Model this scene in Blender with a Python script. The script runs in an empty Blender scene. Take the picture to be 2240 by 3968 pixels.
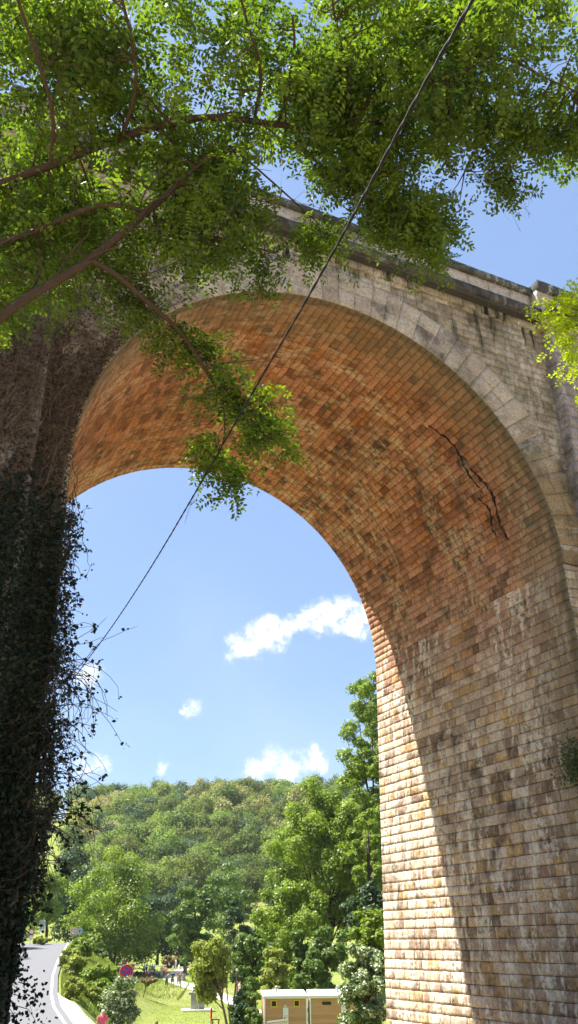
import bpy, bmesh, math, random
import numpy as np
from mathutils import Vector, Matrix
random.seed(7); RS = np.random.RandomState(11)
PI = math.pi; R = math.radians
scene = bpy.context.scene
COL = scene.collection

# ------------------------------------------------------------------ camera
F_PX, PITCH, YAW, ROLL = 3174.0, R(27.64), R(25.2), R(-0.47)
S = 6.0
CAM = np.array([-1.322 * S, 0.0, 1.6])
ZS = 1.6 + 1.363 * S            # springing level
YN, YF = 2.304 * S, 3.811 * S   # near and far face of the viaduct
cp, sp, cy, sy = math.cos(PITCH), math.sin(PITCH), math.cos(YAW), math.sin(YAW)
FW = np.array([sy * cp, cy * cp, sp]); RT = np.array([cy, -sy, 0.0]); UP = np.cross(RT, FW)
c_, s_ = math.cos(ROLL), math.sin(ROLL)
RT, UP = c_ * RT + s_ * UP, -s_ * RT + c_ * UP
FH = np.array([sy, cy]); RH = np.array([cy, -sy])
K = 2240 / 1454.0

def ray(x, y, v=True):                       # pixel of the photo -> direction
    if v: x, y = x * K, y * K
    return FW * F_PX + RT * (x - 1120) - UP * (y - 1984)
def at(x, y, rng, v=True):                   # point at a real distance along that sight line
    d = ray(x, y, v); return CAM + d / np.linalg.norm(d) * rng
def atd(x, y, dist, v=True):                 # point at a horizontal forward distance
    d = ray(x, y, v); return CAM + d * dist / (d[0] * FH[0] + d[1] * FH[1])

# ------------------------------------------------------------------ materials
def new_mat(name):
    m = bpy.data.materials.new(name); m.use_nodes = True
    nt = m.node_tree; nt.nodes.clear()
    return m, nt
class N:
    def __init__(s, nt): s.nt = nt
    def __call__(s, t, **k):
        n = s.nt.nodes.new(t)
        ins = k.pop('i', {})
        for a, b in k.items(): setattr(n, a, b)
        for a, b in ins.items():
            if isinstance(b, bpy.types.NodeSocket): s.nt.links.new(b, n.inputs[a])
            else: n.inputs[a].default_value = b
        return n
def mathn(n, op, a, b=0.5, c=None, clamp=False):
    i = {0: a, 1: b}
    if c is not None: i[2] = c
    return n('ShaderNodeMath', operation=op, use_clamp=clamp, i=i).outputs[0]
def mixc(n, f, a, b, mode='MIX'):
    m = n('ShaderNodeMix', data_type='RGBA', blend_type=mode, i={0: f, 6: a, 7: b}); return m.outputs[2]
def sstep(n, v, lo, hi, a=0.0, b=1.0):
    return n('ShaderNodeMapRange', interpolation_type='SMOOTHSTEP', i={0: v, 1: lo, 2: hi, 3: a, 4: b}).outputs[0]
def ramp(n, f, cols):
    r = n('ShaderNodeValToRGB', i={0: f}); e = r.color_ramp.elements
    while len(e) > 1: e.remove(e[-1])
    for k, (p, c) in enumerate(cols):
        el = e[0] if k == 0 else e.new(p)
        el.position = p; el.color = (*c, 1)
    return r.outputs[0]
def out(n, sh, nt): 
    o = n('ShaderNodeOutputMaterial'); nt.links.new(sh, o.inputs[0])
def noise(n, vec, scale, detail=4, rough=.55, dist=0):
    return n('ShaderNodeTexNoise', i={'Vector': vec, 'Scale': scale, 'Detail': detail, 'Roughness': rough, 'Distortion': dist}).outputs[0]

def mat_plain(name, col, rough=.7, var=.12, scale=6, metal=0, bump=0.0, spec=.3):
    m, nt = new_mat(name); n = N(nt)
    tc = n('ShaderNodeTexCoord').outputs['Object']
    f = noise(n, tc, scale)
    a = tuple(c * (1 - var) for c in col) + (1,); b = tuple(min(1, c * (1 + var)) for c in col) + (1,)
    c = mixc(n, f, a, b)
    p = n('ShaderNodeBsdfPrincipled', i={'Base Color': c, 'Roughness': rough, 'Metallic': metal, 'Specular IOR Level': spec})
    if bump:
        bn = n('ShaderNodeBump', i={'Height': noise(n, tc, scale * 6), 'Strength': bump, 'Distance': .02}); nt.links.new(bn.outputs[0], p.inputs['Normal'])
    out(n, p.outputs[0], nt); return m

def mat_stone(name, cols, stain=.4, drip=.4, joint=(.06, .045, .03), moss=.0, zorange=None, grey=.0, dripcol=(.62, .56, .46), darkdrip=0.0, edge=None, zlow=None, dripr=(.42, .60), bump=.5, stcol=(.075, .055, .04)):
    m, nt = new_mat(name); n = N(nt)
    tc = n('ShaderNodeTexCoord'); ob = tc.outputs['Object']; uv = tc.outputs['UV']
    at_ = n('ShaderNodeAttribute', attribute_name='blk')
    sep = n('ShaderNodeSeparateColor', i={0: at_.outputs['Color']})
    r1, r2, jt = sep.outputs[0], sep.outputs[1], sep.outputs[2]
    n1 = noise(n, ob, 2.2, 5, .6); base = ramp(n, mathn(n, 'ADD', mathn(n, 'MULTIPLY', r1, .88), mathn(n, 'MULTIPLY', sstep(n, n1, .3, .7), .12)), cols)
    n2 = noise(n, ob, 14, 5, .7); n3 = noise(n, ob, .35, 4, .6)
    v = sstep(n, n2, .25, .8, .62, 1.3)
    base = mixc(n, 1.0, base, n('ShaderNodeCombineColor', i={0: v, 1: v, 2: v}).outputs[0], 'MULTIPLY')
    if zorange:  # more orange with height: stone's own hue plus warm bounce light painted in
        z = n('ShaderNodeSeparateXYZ', i={0: ob}).outputs[2]
        zz = mathn(n, 'ADD', z, mathn(n, 'MULTIPLY', n3, 5.0))
        base = mixc(n, sstep(n, zz, zorange[0], zorange[1], 0, zorange[3]), base, mixc(n, 1.0, base, (*zorange[2], 1), 'MULTIPLY'))
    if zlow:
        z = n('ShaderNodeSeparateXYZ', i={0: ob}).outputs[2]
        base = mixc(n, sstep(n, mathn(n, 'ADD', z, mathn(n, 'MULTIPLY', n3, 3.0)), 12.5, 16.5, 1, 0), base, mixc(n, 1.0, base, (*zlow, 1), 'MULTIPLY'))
    # grime
    g = mathn(n, 'MULTIPLY', sstep(n, mathn(n, 'ADD', n1, mathn(n, 'MULTIPLY', mathn(n, 'SUBTRACT', n3, .5), .9)), .42, .75), stain)
    g = mathn(n, 'MULTIPLY', g, sstep(n, r2, .1, .9, .35, 1.2))
    base = mixc(n, mathn(n, 'MINIMUM', g, 1.0), base, (*stcol, 1))
    # lime runs, following the fall line of the face
    if drip:
        mp = n('ShaderNodeMapping', i={0: uv, 'Scale': (1, .24, 1)})
        d1 = noise(n, mp.outputs[0], 3.4, 5, .62, .3)
        mp2 = n('ShaderNodeMapping', i={0: uv, 'Scale': (.25, .12, 1), 'Location': (5, 3, 0)})
        d2 = noise(n, mp2.outputs[0], 1.4, 3, .5)
        dd = mathn(n, 'MULTIPLY', sstep(n, d1, .46, .60), sstep(n, d2, *dripr))
        dd = mathn(n, 'MULTIPLY', dd, sstep(n, noise(n, ob, 7, 3, .6), .36, .56))
        base = mixc(n, mathn(n, 'MULTIPLY', dd, drip), base, (*dripcol, 1))
    if darkdrip:
        mp = n('ShaderNodeMapping', i={0: uv, 'Scale': (1, .1, 1), 'Location': (9, 2, 0)})
        d1 = sstep(n, noise(n, mp.outputs[0], 1.5, 5, .65, .4), .52, .62)
        z = n('ShaderNodeSeparateXYZ', i={0: ob}).outputs[2]
        d1 = mathn(n, 'MULTIPLY', d1, sstep(n, mathn(n, 'ADD', z, mathn(n, 'MULTIPLY', n1, 1.6)), 16.0, 17.5, 0.0, darkdrip))
        base = mixc(n, mathn(n, 'MINIMUM', d1, 1.0), base, (.012, .011, .010, 1))
    if edge:                                    # weathered band along the mouths of the vault
        y = n('ShaderNodeSeparateXYZ', i={0: ob}).outputs[1]
        yy = mathn(n, 'ADD', y, mathn(n, 'MULTIPLY', mathn(n, 'SUBTRACT', n1, .5), .5))
        base = mixc(n, sstep(n, yy, YN + .05, YN + .30, .85, 0), base, (.05, .042, .028, 1))
        base = mixc(n, sstep(n, mathn(n, 'ADD', yy, mathn(n, 'MULTIPLY', n3, 1.2)), YN + 1.2, YN + 2.6, .55, 0), base, (.21, .17, .105, 1))
    if moss:
        base = mixc(n, mathn(n, 'MULTIPLY', sstep(n, noise(n, ob, 1.1, 5, .65, .5), .48, .62), moss), base, (.05, .06, .028, 1))
    base = mixc(n, mathn(n, 'MULTIPLY', jt, .8), base, (*joint, 1))
    p = n('ShaderNodeBsdfPrincipled', i={'Base Color': base, 'Roughness': .92, 'Specular IOR Level': .15})
    h = mathn(n, 'ADD', n2, mathn(n, 'MULTIPLY', noise(n, ob, 45, 4, .7), .5))
    b = n('ShaderNodeBump', i={'Height': h, 'Strength': bump, 'Distance': .03})
    nt.links.new(b.outputs[0], p.inputs['Normal'])
    out(n, p.outputs[0], nt); return m

def mat_leaf(name, dark, light, trans=.35, rough=.45, spec=.35, objvar=0.0, third=None):
    m, nt = new_mat(name); n = N(nt)
    a = n('ShaderNodeAttribute', attribute_name='tint').outputs['Fac']
    cols = [(0, dark), (1, light)] if third is None else [(0, dark), (.62, light), (.8, third)]
    c = ramp(n, a, cols)
    if objvar:
        rnd = n('ShaderNodeObjectInfo').outputs['Random']
        hs = n('ShaderNodeHueSaturation', i={'Color': c, 'Hue': sstep(n, rnd, 0, 1, .5 - .006 * objvar, .5 + .018 * objvar), 'Value': n('ShaderNodeMapRange', i={0: mathn(n, 'FRACT', mathn(n, 'MULTIPLY', rnd, 7.3)), 3: 1 - .35 * objvar, 4: 1 + .3 * objvar}).outputs[0]})
        c = hs.outputs[0]
    p = n('ShaderNodeBsdfPrincipled', i={'Base Color': c, 'Roughness': rough, 'Specular IOR Level': spec})
    tcol = mixc(n, 1.0, c, (1.5, 1.6, .55, 1), 'MULTIPLY')
    t = n('ShaderNodeBsdfTranslucent', i={0: tcol})
    mx = n('ShaderNodeMixShader', i={0: trans, 1: p.outputs[0], 2: t.outputs[0]})
    out(n, mx.outputs[0], nt); return m

M = {}
PC = [(0, (.22, .15, .10)), (.16, (.36, .27, .19)), (.32, (.58, .46, .33)), (.50, (.68, .58, .45)), (.62, (.40, .31, .23)), (.74, (.60, .50, .37)), (.86, (.58, .40, .19)), (1, (.19, .145, .11))]
PC = [(a, (b[0], b[1] * .95, b[2] * .98)) for a, b in PC]
M['pier'] = mat_stone('pier stone', PC, stain=.78, drip=.92, dripr=(.34, .50), moss=.16, bump=1.0, edge=True, zorange=(8.0, 15.5, (.86, .50, .37), 1.0), dripcol=(.74, .67, .55))
M['barrel'] = mat_stone('vault stone', PC, stain=.75, drip=.65, dripr=(.37, .56), moss=.10, edge=True, joint=(.05, .028, .015), dripcol=(.62, .50, .34), bump=1.0, zorange=(8.0, 15.5, (.86, .50, .37), 1.0))
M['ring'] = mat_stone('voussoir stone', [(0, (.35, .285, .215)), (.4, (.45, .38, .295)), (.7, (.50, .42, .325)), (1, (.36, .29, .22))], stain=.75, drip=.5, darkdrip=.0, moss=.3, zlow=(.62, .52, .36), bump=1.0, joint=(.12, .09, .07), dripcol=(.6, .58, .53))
M['spandrel'] = mat_stone('spandrel stone', [(0, (.27, .215, .14)), (.3, (.37, .30, .21)), (.6, (.43, .36, .26)), (.85, (.31, .245, .165)), (1, (.23, .18, .12))], stain=.65, drip=.5, darkdrip=1.0, moss=.35, bump=1.0, dripcol=(.6, .57, .5))
M['pilaster'] = mat_stone('pilaster stone', [(0, (.24, .21, .18)), (.5, (.33, .29, .26)), (1, (.27, .22, .22))], stain=.7, drip=.3, darkdrip=.8, moss=.35)
M['cornice'] = mat_stone('weathered and shade-darkened cornice stone', [(0, (.06, .055, .05)), (.5, (.10, .09, .08)), (1, (.055, .05, .045))], stain=.95, drip=.5, stcol=(.02, .02, .019), dripcol=(.34, .32, .28))  # black weathering, with shade under the cornice also painted into the colour
M['parapet'] = mat_stone('parapet stone', [(0, (.36, .31, .25)), (.5, (.47, .41, .34)), (1, (.40, .33, .27))], stain=.55, drip=.4, darkdrip=0, stcol=(.05, .045, .04))
M['coping'] = mat_stone('lichened coping stone', [(0, (.06, .065, .06)), (.5, (.10, .105, .10)), (1, (.07, .07, .07))], stain=.8, drip=.8, stcol=(.02, .025, .02), dripcol=(.35, .38, .36))
M['gap'] = mat_plain('dark crack', (.02, .014, .01), .95)
M['bark'] = mat_plain('bark', (.055, .035, .024), .9, .45, 14, bump=.9)
M['bark2'] = mat_plain('pale bark', (.17, .13, .09), .9, .4, 8, bump=.5)
M['ivystem'] = mat_plain('ivy stem', (.05, .038, .028), .9, .4, 20)
M['vine'] = mat_plain('dead vine', (.11, .075, .055), .9, .4, 20)
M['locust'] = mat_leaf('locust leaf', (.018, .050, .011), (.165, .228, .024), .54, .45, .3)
M['locustb'] = mat_leaf('sunny locust leaf', (.20, .26, .012), (.36, .42, .03), .5, .45, .3)  # brighter copy of the locust leaf, sunlight put into its colour
M['deadleaf'] = mat_leaf('dead vine leaf', (.035, .023, .015), (.13, .085, .055), .1, .8, .05)
M['ivy'] = mat_leaf('ivy leaf', (.004, .008, .003), (.013, .024, .007), .12, .5, .2)  # dark ivy pushed near black, the pier's shade painted into the leaf colour
M['leafA'] = mat_leaf('bright leaf', (.095, .15, .012), (.23, .30, .035), .42)
M['leafB'] = mat_leaf('mid green leaf', (.055, .10, .018), (.15, .215, .045), .4)
M['leafC'] = mat_leaf('dark leaf', (.022, .048, .016), (.065, .11, .032), .3)
M['leafY'] = mat_leaf('yellow green leaf', (.16, .19, .03), (.32, .35, .08), .4)
M['leafP'] = mat_leaf('pale backed leaf', (.04, .075, .018), (.14, .20, .05), .3, .4, .5, third=(.50, .54, .44))
M['leafD'] = mat_leaf('dry grass', (.12, .09, .04), (.26, .20, .09), .3)
M['hillG'] = mat_leaf('hill leaf green', (.075, .110, .024), (.22, .26, .055), .38, .6, .2, objvar=1.3)
M['hillD'] = mat_leaf('hill leaf dark', (.035, .065, .030), (.095, .14, .058), .3, .6, .2, objvar=1.0)
M['hillY'] = mat_leaf('hill chestnut in flower', (.10, .12, .03), (.24, .23, .08), .35, .6, .2, objvar=.7, third=(.42, .38, .19))
M['grassB'] = mat_leaf('grass blade', (.12, .16, .03), (.25, .28, .08), .4)
M['rubber'] = mat_plain('cable rubber', (.005, .005, .006), .8, .1)
M['asphalt'] = mat_plain('asphalt', (.135, .135, .142), .85, .10, 3, bump=.4)
M['paint'] = mat_plain('road paint', (.80, .78, .70), .6, .06, 4)
M['gravel'] = mat_plain('pale gravel', (.46, .42, .34), .9, .2, 5, bump=.8)
M['pathm'] = mat_plain('pale path', (.62, .60, .55), .9, .08, 2)
M['white'] = mat_plain('white paint', (.78, .78, .76), .5, .04)
M['red'] = mat_plain('sign red', (.55, .02, .03), .35, .05)
M['blue'] = mat_plain('sign blue', (.02, .09, .45), .35, .05)
M['grey'] = mat_plain('grey metal', (.32, .33, .34), .45, .1, metal=.5)
M['greystone'] = mat_plain('grey stone', (.27, .26, .23), .9, .25, 5, bump=.5)
M['yellow'] = mat_plain('yellow frame', (.70, .50, .03), .5, .05)
M['dark'] = mat_plain('dark opening', (.03, .02, .02), .4, .1)
M['black'] = mat_plain('black lettering', (.02, .02, .02), .6, .1)
M['timber'] = mat_plain('timber', (.20, .12, .06), .85, .3, 9)
M['panelgreen'] = mat_plain('green grey panel', (.36, .45, .43), .4, .08)
M['cream'] = mat_plain('cream board', (.62, .56, .38), .7, .08)
def mat_boards():
    m, nt = new_mat('cabin boards'); n = N(nt)
    ob = n('ShaderNodeTexCoord').outputs['Object']
    z = n('ShaderNodeSeparateXYZ', i={0: ob}).outputs[2]
    row = mathn(n, 'FLOOR', mathn(n, 'MULTIPLY', z, 5.2))
    rnd = n('ShaderNodeTexWhiteNoise', noise_dimensions='1D', i={'W': row}).outputs[0]
    c = ramp(n, rnd, [(0, (.50, .27, .12)), (.5, (.58, .33, .17)), (1, (.47, .24, .12))])
    st = n('ShaderNodeMapping', i={0: ob, 'Scale': (1, 1, 12)})
    c = mixc(n, sstep(n, noise(n, st.outputs[0], 2, 4), .3, .7, 0, .35), c, (.34, .19, .09, 1))
    fr = mathn(n, 'FRACT', mathn(n, 'MULTIPLY', z, 5.2))
    c = mixc(n, sstep(n, fr, .0, .06, .6, 0), c, (.12, .06, .03, 1))
    p = n('ShaderNodeBsdfPrincipled', i={'Base Color': c, 'Roughness': .6, 'Specular IOR Level': .3})
    out(n, p.outputs[0], nt); return m
M['boards'] = mat_boards()
def mat_ground():
    m, nt = new_mat('grass ground'); n = N(nt)
    ob = n('ShaderNodeTexCoord').outputs['Object']
    a = noise(n, ob, .12, 5, .6); b = noise(n, ob, 1.6, 5, .65); c0 = noise(n, ob, 12, 4, .7)
    c = mixc(n, sstep(n, b, .3, .7), (.125, .165, .028, 1), (.205, .24, .055, 1))
    c = mixc(n, sstep(n, a, .42, .68, 0, .7), c, (.25, .23, .10, 1))
    c = mixc(n, sstep(n, c0, .45, .75, 0, .5), c, (.08, .115, .018, 1))
    y = n('ShaderNodeSeparateXYZ', i={0: ob}).outputs[1]
    # trodden earth under and around the arches
    k = sstep(n, mathn(n, 'ADD', y, mathn(n, 'MULTIPLY', b, 6)), 30, 36, 1, 0)
    c = mixc(n, mathn(n, 'MULTIPLY', k, .85), c, mixc(n, b, (.36, .27, .15, 1), (.52, .42, .27, 1)))
    p = n('ShaderNodeBsdfPrincipled', i={'Base Color': c, 'Roughness': .95, 'Specular IOR Level': .1})
    bn = n('ShaderNodeBump', i={'Height': mathn(n, 'ADD', c0, b), 'Strength': .8, 'Distance': .06}); nt.links.new(bn.outputs[0], p.inputs['Normal'])
    out(n, p.outputs[0], nt); return m
M['ground'] = mat_ground()
_cloth = {}
def cloth(col):
    if col not in _cloth: _cloth[col] = mat_plain('cloth', col, .85, .12, 8)
    return _cloth[col]

# ------------------------------------------------------------------ object helpers
def tagp(o, label=None, cat=None, group=None, kind=None):
    for k, v in (('label', label), ('category', cat), ('group', group), ('kind', kind)):
        if v: o[k] = v
    return o
def thing(name, label, cat, loc=(0, 0, 0), rz=0.0, group=None):
    o = bpy.data.objects.new(name, None); COL.objects.link(o); o.empty_display_size = .1
    o.location = [float(v) for v in loc]; o.rotation_euler = (0, 0, rz)
    return tagp(o, label, cat, group)
def link(name, me, mat, parent=None):
    if mat is not None:
        for mm in (mat if isinstance(mat, (list, tuple)) else [mat]): me.materials.append(mm)
    o = bpy.data.objects.new(name, me); COL.objects.link(o)
    if parent is not None: o.parent = parent
    return o
def qmesh(name, V, Fq, mat, parent=None, tint=None, uv=None, blk=None, smooth=False):
    V = np.asarray(V, np.float32); Fq = np.asarray(Fq, np.int32)
    me = bpy.data.meshes.new(name)
    nf, k = Fq.shape
    me.vertices.add(len(V)); me.vertices.foreach_set('co', V.ravel())
    me.loops.add(nf * k); me.loops.foreach_set('vertex_index', Fq.ravel())
    me.polygons.add(nf); me.polygons.foreach_set('loop_start', np.arange(0, nf * k, k, dtype=np.int32))
    try: me.polygons.foreach_set('loop_total', np.full(nf, k, np.int32))
    except Exception: pass
    me.update(calc_edges=True); me.validate()
    if smooth: me.polygons.foreach_set('use_smooth', np.ones(nf, bool))
    if tint is not None and len(me.polygons) == nf:
        a = me.attributes.new('tint', 'FLOAT', 'FACE'); a.data.foreach_set('value', np.asarray(tint, np.float32))
    if uv is not None:
        u = me.uv_layers.new(name='UVMap'); u.data.foreach_set('uv', np.asarray(uv, np.float32)[Fq.ravel()].ravel())
    if blk is not None:
        a = me.attributes.new('blk', 'FLOAT_COLOR', 'POINT'); a.data.foreach_set('color', np.asarray(blk, np.float32).ravel())
    return link(name, me, mat, parent)

class MB:                                     # collects simple shapes into ONE mesh
    def __init__(s): s.v = []; s.f = []
    def add(s, vs, fs):
        b = len(s.v); s.v += [tuple(float(q) for q in p) for p in vs]; s.f += [tuple(b + i for i in f) for f in fs]; return s
    def box(s, c, d, rz=0, bev=0):
        x, y, z = d[0] / 2, d[1] / 2, d[2] / 2; cr, sr = math.cos(rz), math.sin(rz)
        P = []
        for q in ((-x, -y, -z), (x, -y, -z), (x, y, -z), (-x, y, -z), (-x, -y, z), (x, -y, z), (x, y, z), (-x, y, z)):
            P.append((c[0] + q[0] * cr - q[1] * sr, c[1] + q[0] * sr + q[1] * cr, c[2] + q[2]))
        return s.add(P, [(0, 3, 2, 1), (4, 5, 6, 7), (0, 1, 5, 4), (1, 2, 6, 5), (2, 3, 7, 6), (3, 0, 4, 7)])
    def tube(s, pts, rad, n=6, cap=True):
        pts = [Vector([float(q) for q in p]) for p in pts]
        if not hasattr(rad, '__len__'): rad = [rad] * len(pts)
        rings = []; up = Vector((0, 0, 1))
        for i, p in enumerate(pts):
            t = (pts[min(i + 1, len(pts) - 1)] - pts[max(i - 1, 0)])
            if t.length < 1e-9: t = Vector((0, 0, 1))
            t.normalize()
            a = up if abs(t.dot(up)) < .95 else Vector((1, 0, 0))
            e1 = t.cross(a).normalized(); e2 = t.cross(e1)
            rings.append([p + (e1 * math.cos(2 * PI * k / n) + e2 * math.sin(2 * PI * k / n)) * rad[i] for k in range(n)])
        vs = [q for r in rings for q in r]; fs = []
        for i in range(len(pts) - 1):
            for k in range(n): fs.append((i * n + k, i * n + (k + 1) % n, (i + 1) * n + (k + 1) % n, (i + 1) * n + k))
        if cap: fs.append(tuple(range(n))[::-1]); fs.append(tuple((len(pts) - 1) * n + k for k in range(n)))
        return s.add(vs, fs)
    def lathe(s, c, prof, n=20):
        vs = []; fs = []
        for r, z in prof:
            for k in range(n): vs.append((c[0] + r * math.cos(2 * PI * k / n), c[1] + r * math.sin(2 * PI * k / n), c[2] + z))
        for i in range(len(prof) - 1):
            for k in range(n): fs.append((i * n + k, i * n + (k + 1) % n, (i + 1) * n + (k + 1) % n, (i + 1) * n + k))
        fs.append(tuple(range(n))[::-1]); fs.append(tuple((len(prof) - 1) * n + k for k in range(n)))
        return s.add(vs, fs)
    def disc(s, c, r, t, nrm, n=28, r0=0):      # round plate (or ring) facing nrm (horizontal)
        nv = Vector(nrm).normalized(); sd = Vector((-nv.y, nv.x, 0)); up = Vector((0, 0, 1)); c = Vector([float(q) for q in c])
        P = []
        for off in (t / 2, -t / 2):
            for rr in ((r, r0) if r0 else (r,)):
                for k in range(n): P.append(c + nv * off + (sd * math.cos(2 * PI * k / n) + up * math.sin(2 * PI * k / n)) * rr)
        fs = []
        if r0:
            for k in range(n):
                k2 = (k + 1) % n
                fs += [(k, k2, n + k2, n + k), (2 * n + k, 3 * n + k, 3 * n + k2, 2 * n + k2), (k, 2 * n + k, 2 * n + k2, k2), (n + k, n + k2, 3 * n + k2, 3 * n + k)]
        else:
            fs = [tuple(range(n)), tuple(range(2 * n - 1, n - 1, -1))] + [(k, n + k, n + (k + 1) % n, (k + 1) % n) for k in range(n)]
        return s.add(P, fs)
    def build(s, name, mat, parent=None, smooth=False, bevel=0):
        me = bpy.data.meshes.new(name); me.from_pydata(s.v, [], s.f); me.update()
        if smooth: me.polygons.foreach_set('use_smooth', [True] * len(me.polygons))
        o = link(name, me, mat, parent)
        if bevel:
            b = o.modifiers.new('Bevel', 'BEVEL'); b.width = bevel; b.segments = 2; b.limit_method = 'ANGLE'
        return o

# ------------------------------------------------------------------ value noise for relief
_tab = RS.rand(64, 64, 64).astype(np.float32)
def vnoise(P):
    P = np.asarray(P); i = np.floor(P).astype(int); f = P - i; f = f * f * (3 - 2 * f)
    def g(a, b, c): return _tab[(i[..., 0] + a) & 63, (i[..., 1] + b) & 63, (i[..., 2] + c) & 63]
    x, y, z = f[..., 0], f[..., 1], f[..., 2]
    return ((g(0,0,0)*(1-x)+g(1,0,0)*x)*(1-y)+(g(0,1,0)*(1-x)+g(1,1,0)*x)*y)*(1-z)+((g(0,0,1)*(1-x)+g(1,0,1)*x)*(1-y)+(g(0,1,1)*(1-x)+g(1,1,1)*x)*y)*z

class Masonry:                               # dressed blocks with recessed joints and a rock-faced front
    def __init__(s): s.V = []; s.F = []; s.B = []; s.U = []; s.n = 0
    def face(s, fn, U, V, ch=.28, ln=(.36, .85), relief=.035, jd=.03, jw=.010, cell=.11, skip=None, chv=.0, uvo=(0, 0), v0=0., offs=.0):
        v = v0; k = 0
        while v < V - 1e-4:
            h = ch * (1 + random.uniform(-chv, chv)); v1 = min(V, v + h)
            if V - v1 < .3 * ch: v1 = V
            u = 0.
            first = True
            while u < U - 1e-4:
                L = random.uniform(*ln) * (random.choice((.5, .8, 1)) if first else 1); first = False
                u1 = min(U, u + L)
                if U - u1 < .5 * ln[0]: u1 = U
                if skip is None or not skip((u, u1), (v, v1)):
                    s.block(fn, u, u1, v, v1, relief, jd, jw, cell, uvo, offs)
                u = u1
            v = v1; k += 1
    def block(s, fn, u0, u1, v0, v1, relief, jd, jw, cell, uvo, offs=0):
        nu = max(2, int(round((u1 - u0) / cell))); nv = max(2, int(round((v1 - v0) / cell)))
        us = np.concatenate([[u0], np.linspace(u0 + jw, u1 - jw, nu + 1), [u1]])
        vs = np.concatenate([[v0], np.linspace(v0 + jw, v1 - jw, nv + 1), [v1]])
        A, B = np.meshgrid(us, vs)
        r1, r2 = random.random(), random.random()
        nz = vnoise(np.stack([A * 7 + r1 * 50, B * 7 + r2 * 50, np.full_like(A, r1 * 9)], -1)) * .65 + vnoise(np.stack([A * 17 + r2 * 40, B * 17, np.full_like(A, r2 * 9)], -1)) * .35
        inner = np.zeros_like(A); inner[2:-2, 2:-2] = 1; mid = np.zeros_like(A); mid[1:-1, 1:-1] = 1
        rnd = RS.uniform(-1, 1, A.shape)
        H = -jd * (1 - mid) + mid * relief * (.55 * nz + .18 * rnd) + inner * relief * (.9 * nz + .30 * rnd + .35 * (r2 - .5) - .1) + offs
        J = 1 - mid
        if relief > 0: # small in-plane wander so edges are not ruler-straight
            A = A + mid * (vnoise(np.stack([A * 9, B * 9, A * 0 + 3], -1)) - .5) * .012; B = B + mid * (vnoise(np.stack([A * 9, B * 9, A * 0 + 8], -1)) - .5) * .014
        P = fn(A.ravel(), B.ravel(), H.ravel())
        s.V.append(P); m, w = A.shape
        I = np.arange(m * w).reshape(m, w) + s.n
        s.F.append(np.stack([I[:-1, :-1], I[:-1, 1:], I[1:, 1:], I[1:, :-1]], -1).reshape(-1, 4))
        s.B.append(np.stack([np.full(m * w, r1), np.full(m * w, r2), J.ravel(), np.ones(m * w)], -1))
        s.U.append(np.stack([A.ravel() + uvo[0], B.ravel() + uvo[1]], -1)); s.n += m * w
    def sheet(s, fn, U, V, nu, nv):           # plain backing
        A, B = np.meshgrid(np.linspace(0, U, nu), np.linspace(0, V, nv))
        s.V.append(fn(A.ravel(), B.ravel(), np.zeros(A.size))); m, w = A.shape
        I = np.arange(m * w).reshape(m, w) + s.n
        s.F.append(np.stack([I[:-1, :-1], I[:-1, 1:], I[1:, 1:], I[1:, :-1]], -1).reshape(-1, 4))
        s.B.append(np.tile([.5, .5, 0, 1], (m * w, 1))); s.U.append(np.stack([A.ravel(), B.ravel()], -1)); s.n += m * w
    def build(s, name, mat, parent):
        return qmesh(name, np.concatenate(s.V), np.concatenate(s.F), mat, parent, uv=np.concatenate(s.U), blk=np.concatenate(s.B))
def st(*a): return np.stack(a, -1)

# ------------------------------------------------------------------ terrain
RDX = np.array([30, 50, 55, 68, 92, 122, 160, 250]); 
def _edge():
    d = []; r = []
    for x, y in ((265, 3668), (228, 3720), (208, 3780), (203, 3850), (213, 3900), (258, 3968), (330, 4040)):
        # intersect with the road gradient
        v = ray(x, y, False); v = v / (v[0] * FH[0] + v[1] * FH[1])
        dd = 118.0 if y < 3680 else (6.0 + 0) / (.05 - v[2]) if False else None
        if y < 3680: dd = 118.0
        else: dd = (120 * .052) / (.052 - v[2]) if (.052 - v[2]) > 0 else 118
        P = v * dd; d.append(dd); r.append(P[0] * RH[0] + P[1] * RH[1])
    return np.array(d[::-1]), np.array(r[::-1])
ED, ER = _edge()
def road_z(d): return 1.6 - .052 * (120 - np.minimum(d, 120)) - .0005 * np.maximum(d - 124, 0) ** 2 * (d < 200) 
def road_r(d):
    d = np.asarray(d, float)
    s0 = (ER[1] - ER[0]) / (ED[1] - ED[0]); 
    lo = ER[0] + (d - ED[0]) * s0
    hi = ER[-1] - (d - ED[-1]) * .30
    return np.where(d < ED[0], np.minimum(lo, ER[0] + 6), np.where(d > ED[-1], hi, np.interp(d, ED, ER)))
def sm(x, a, b):
    t = np.clip((x - a) / (b - a), 0, 1); return t * t * (3 - 2 * t)
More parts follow.
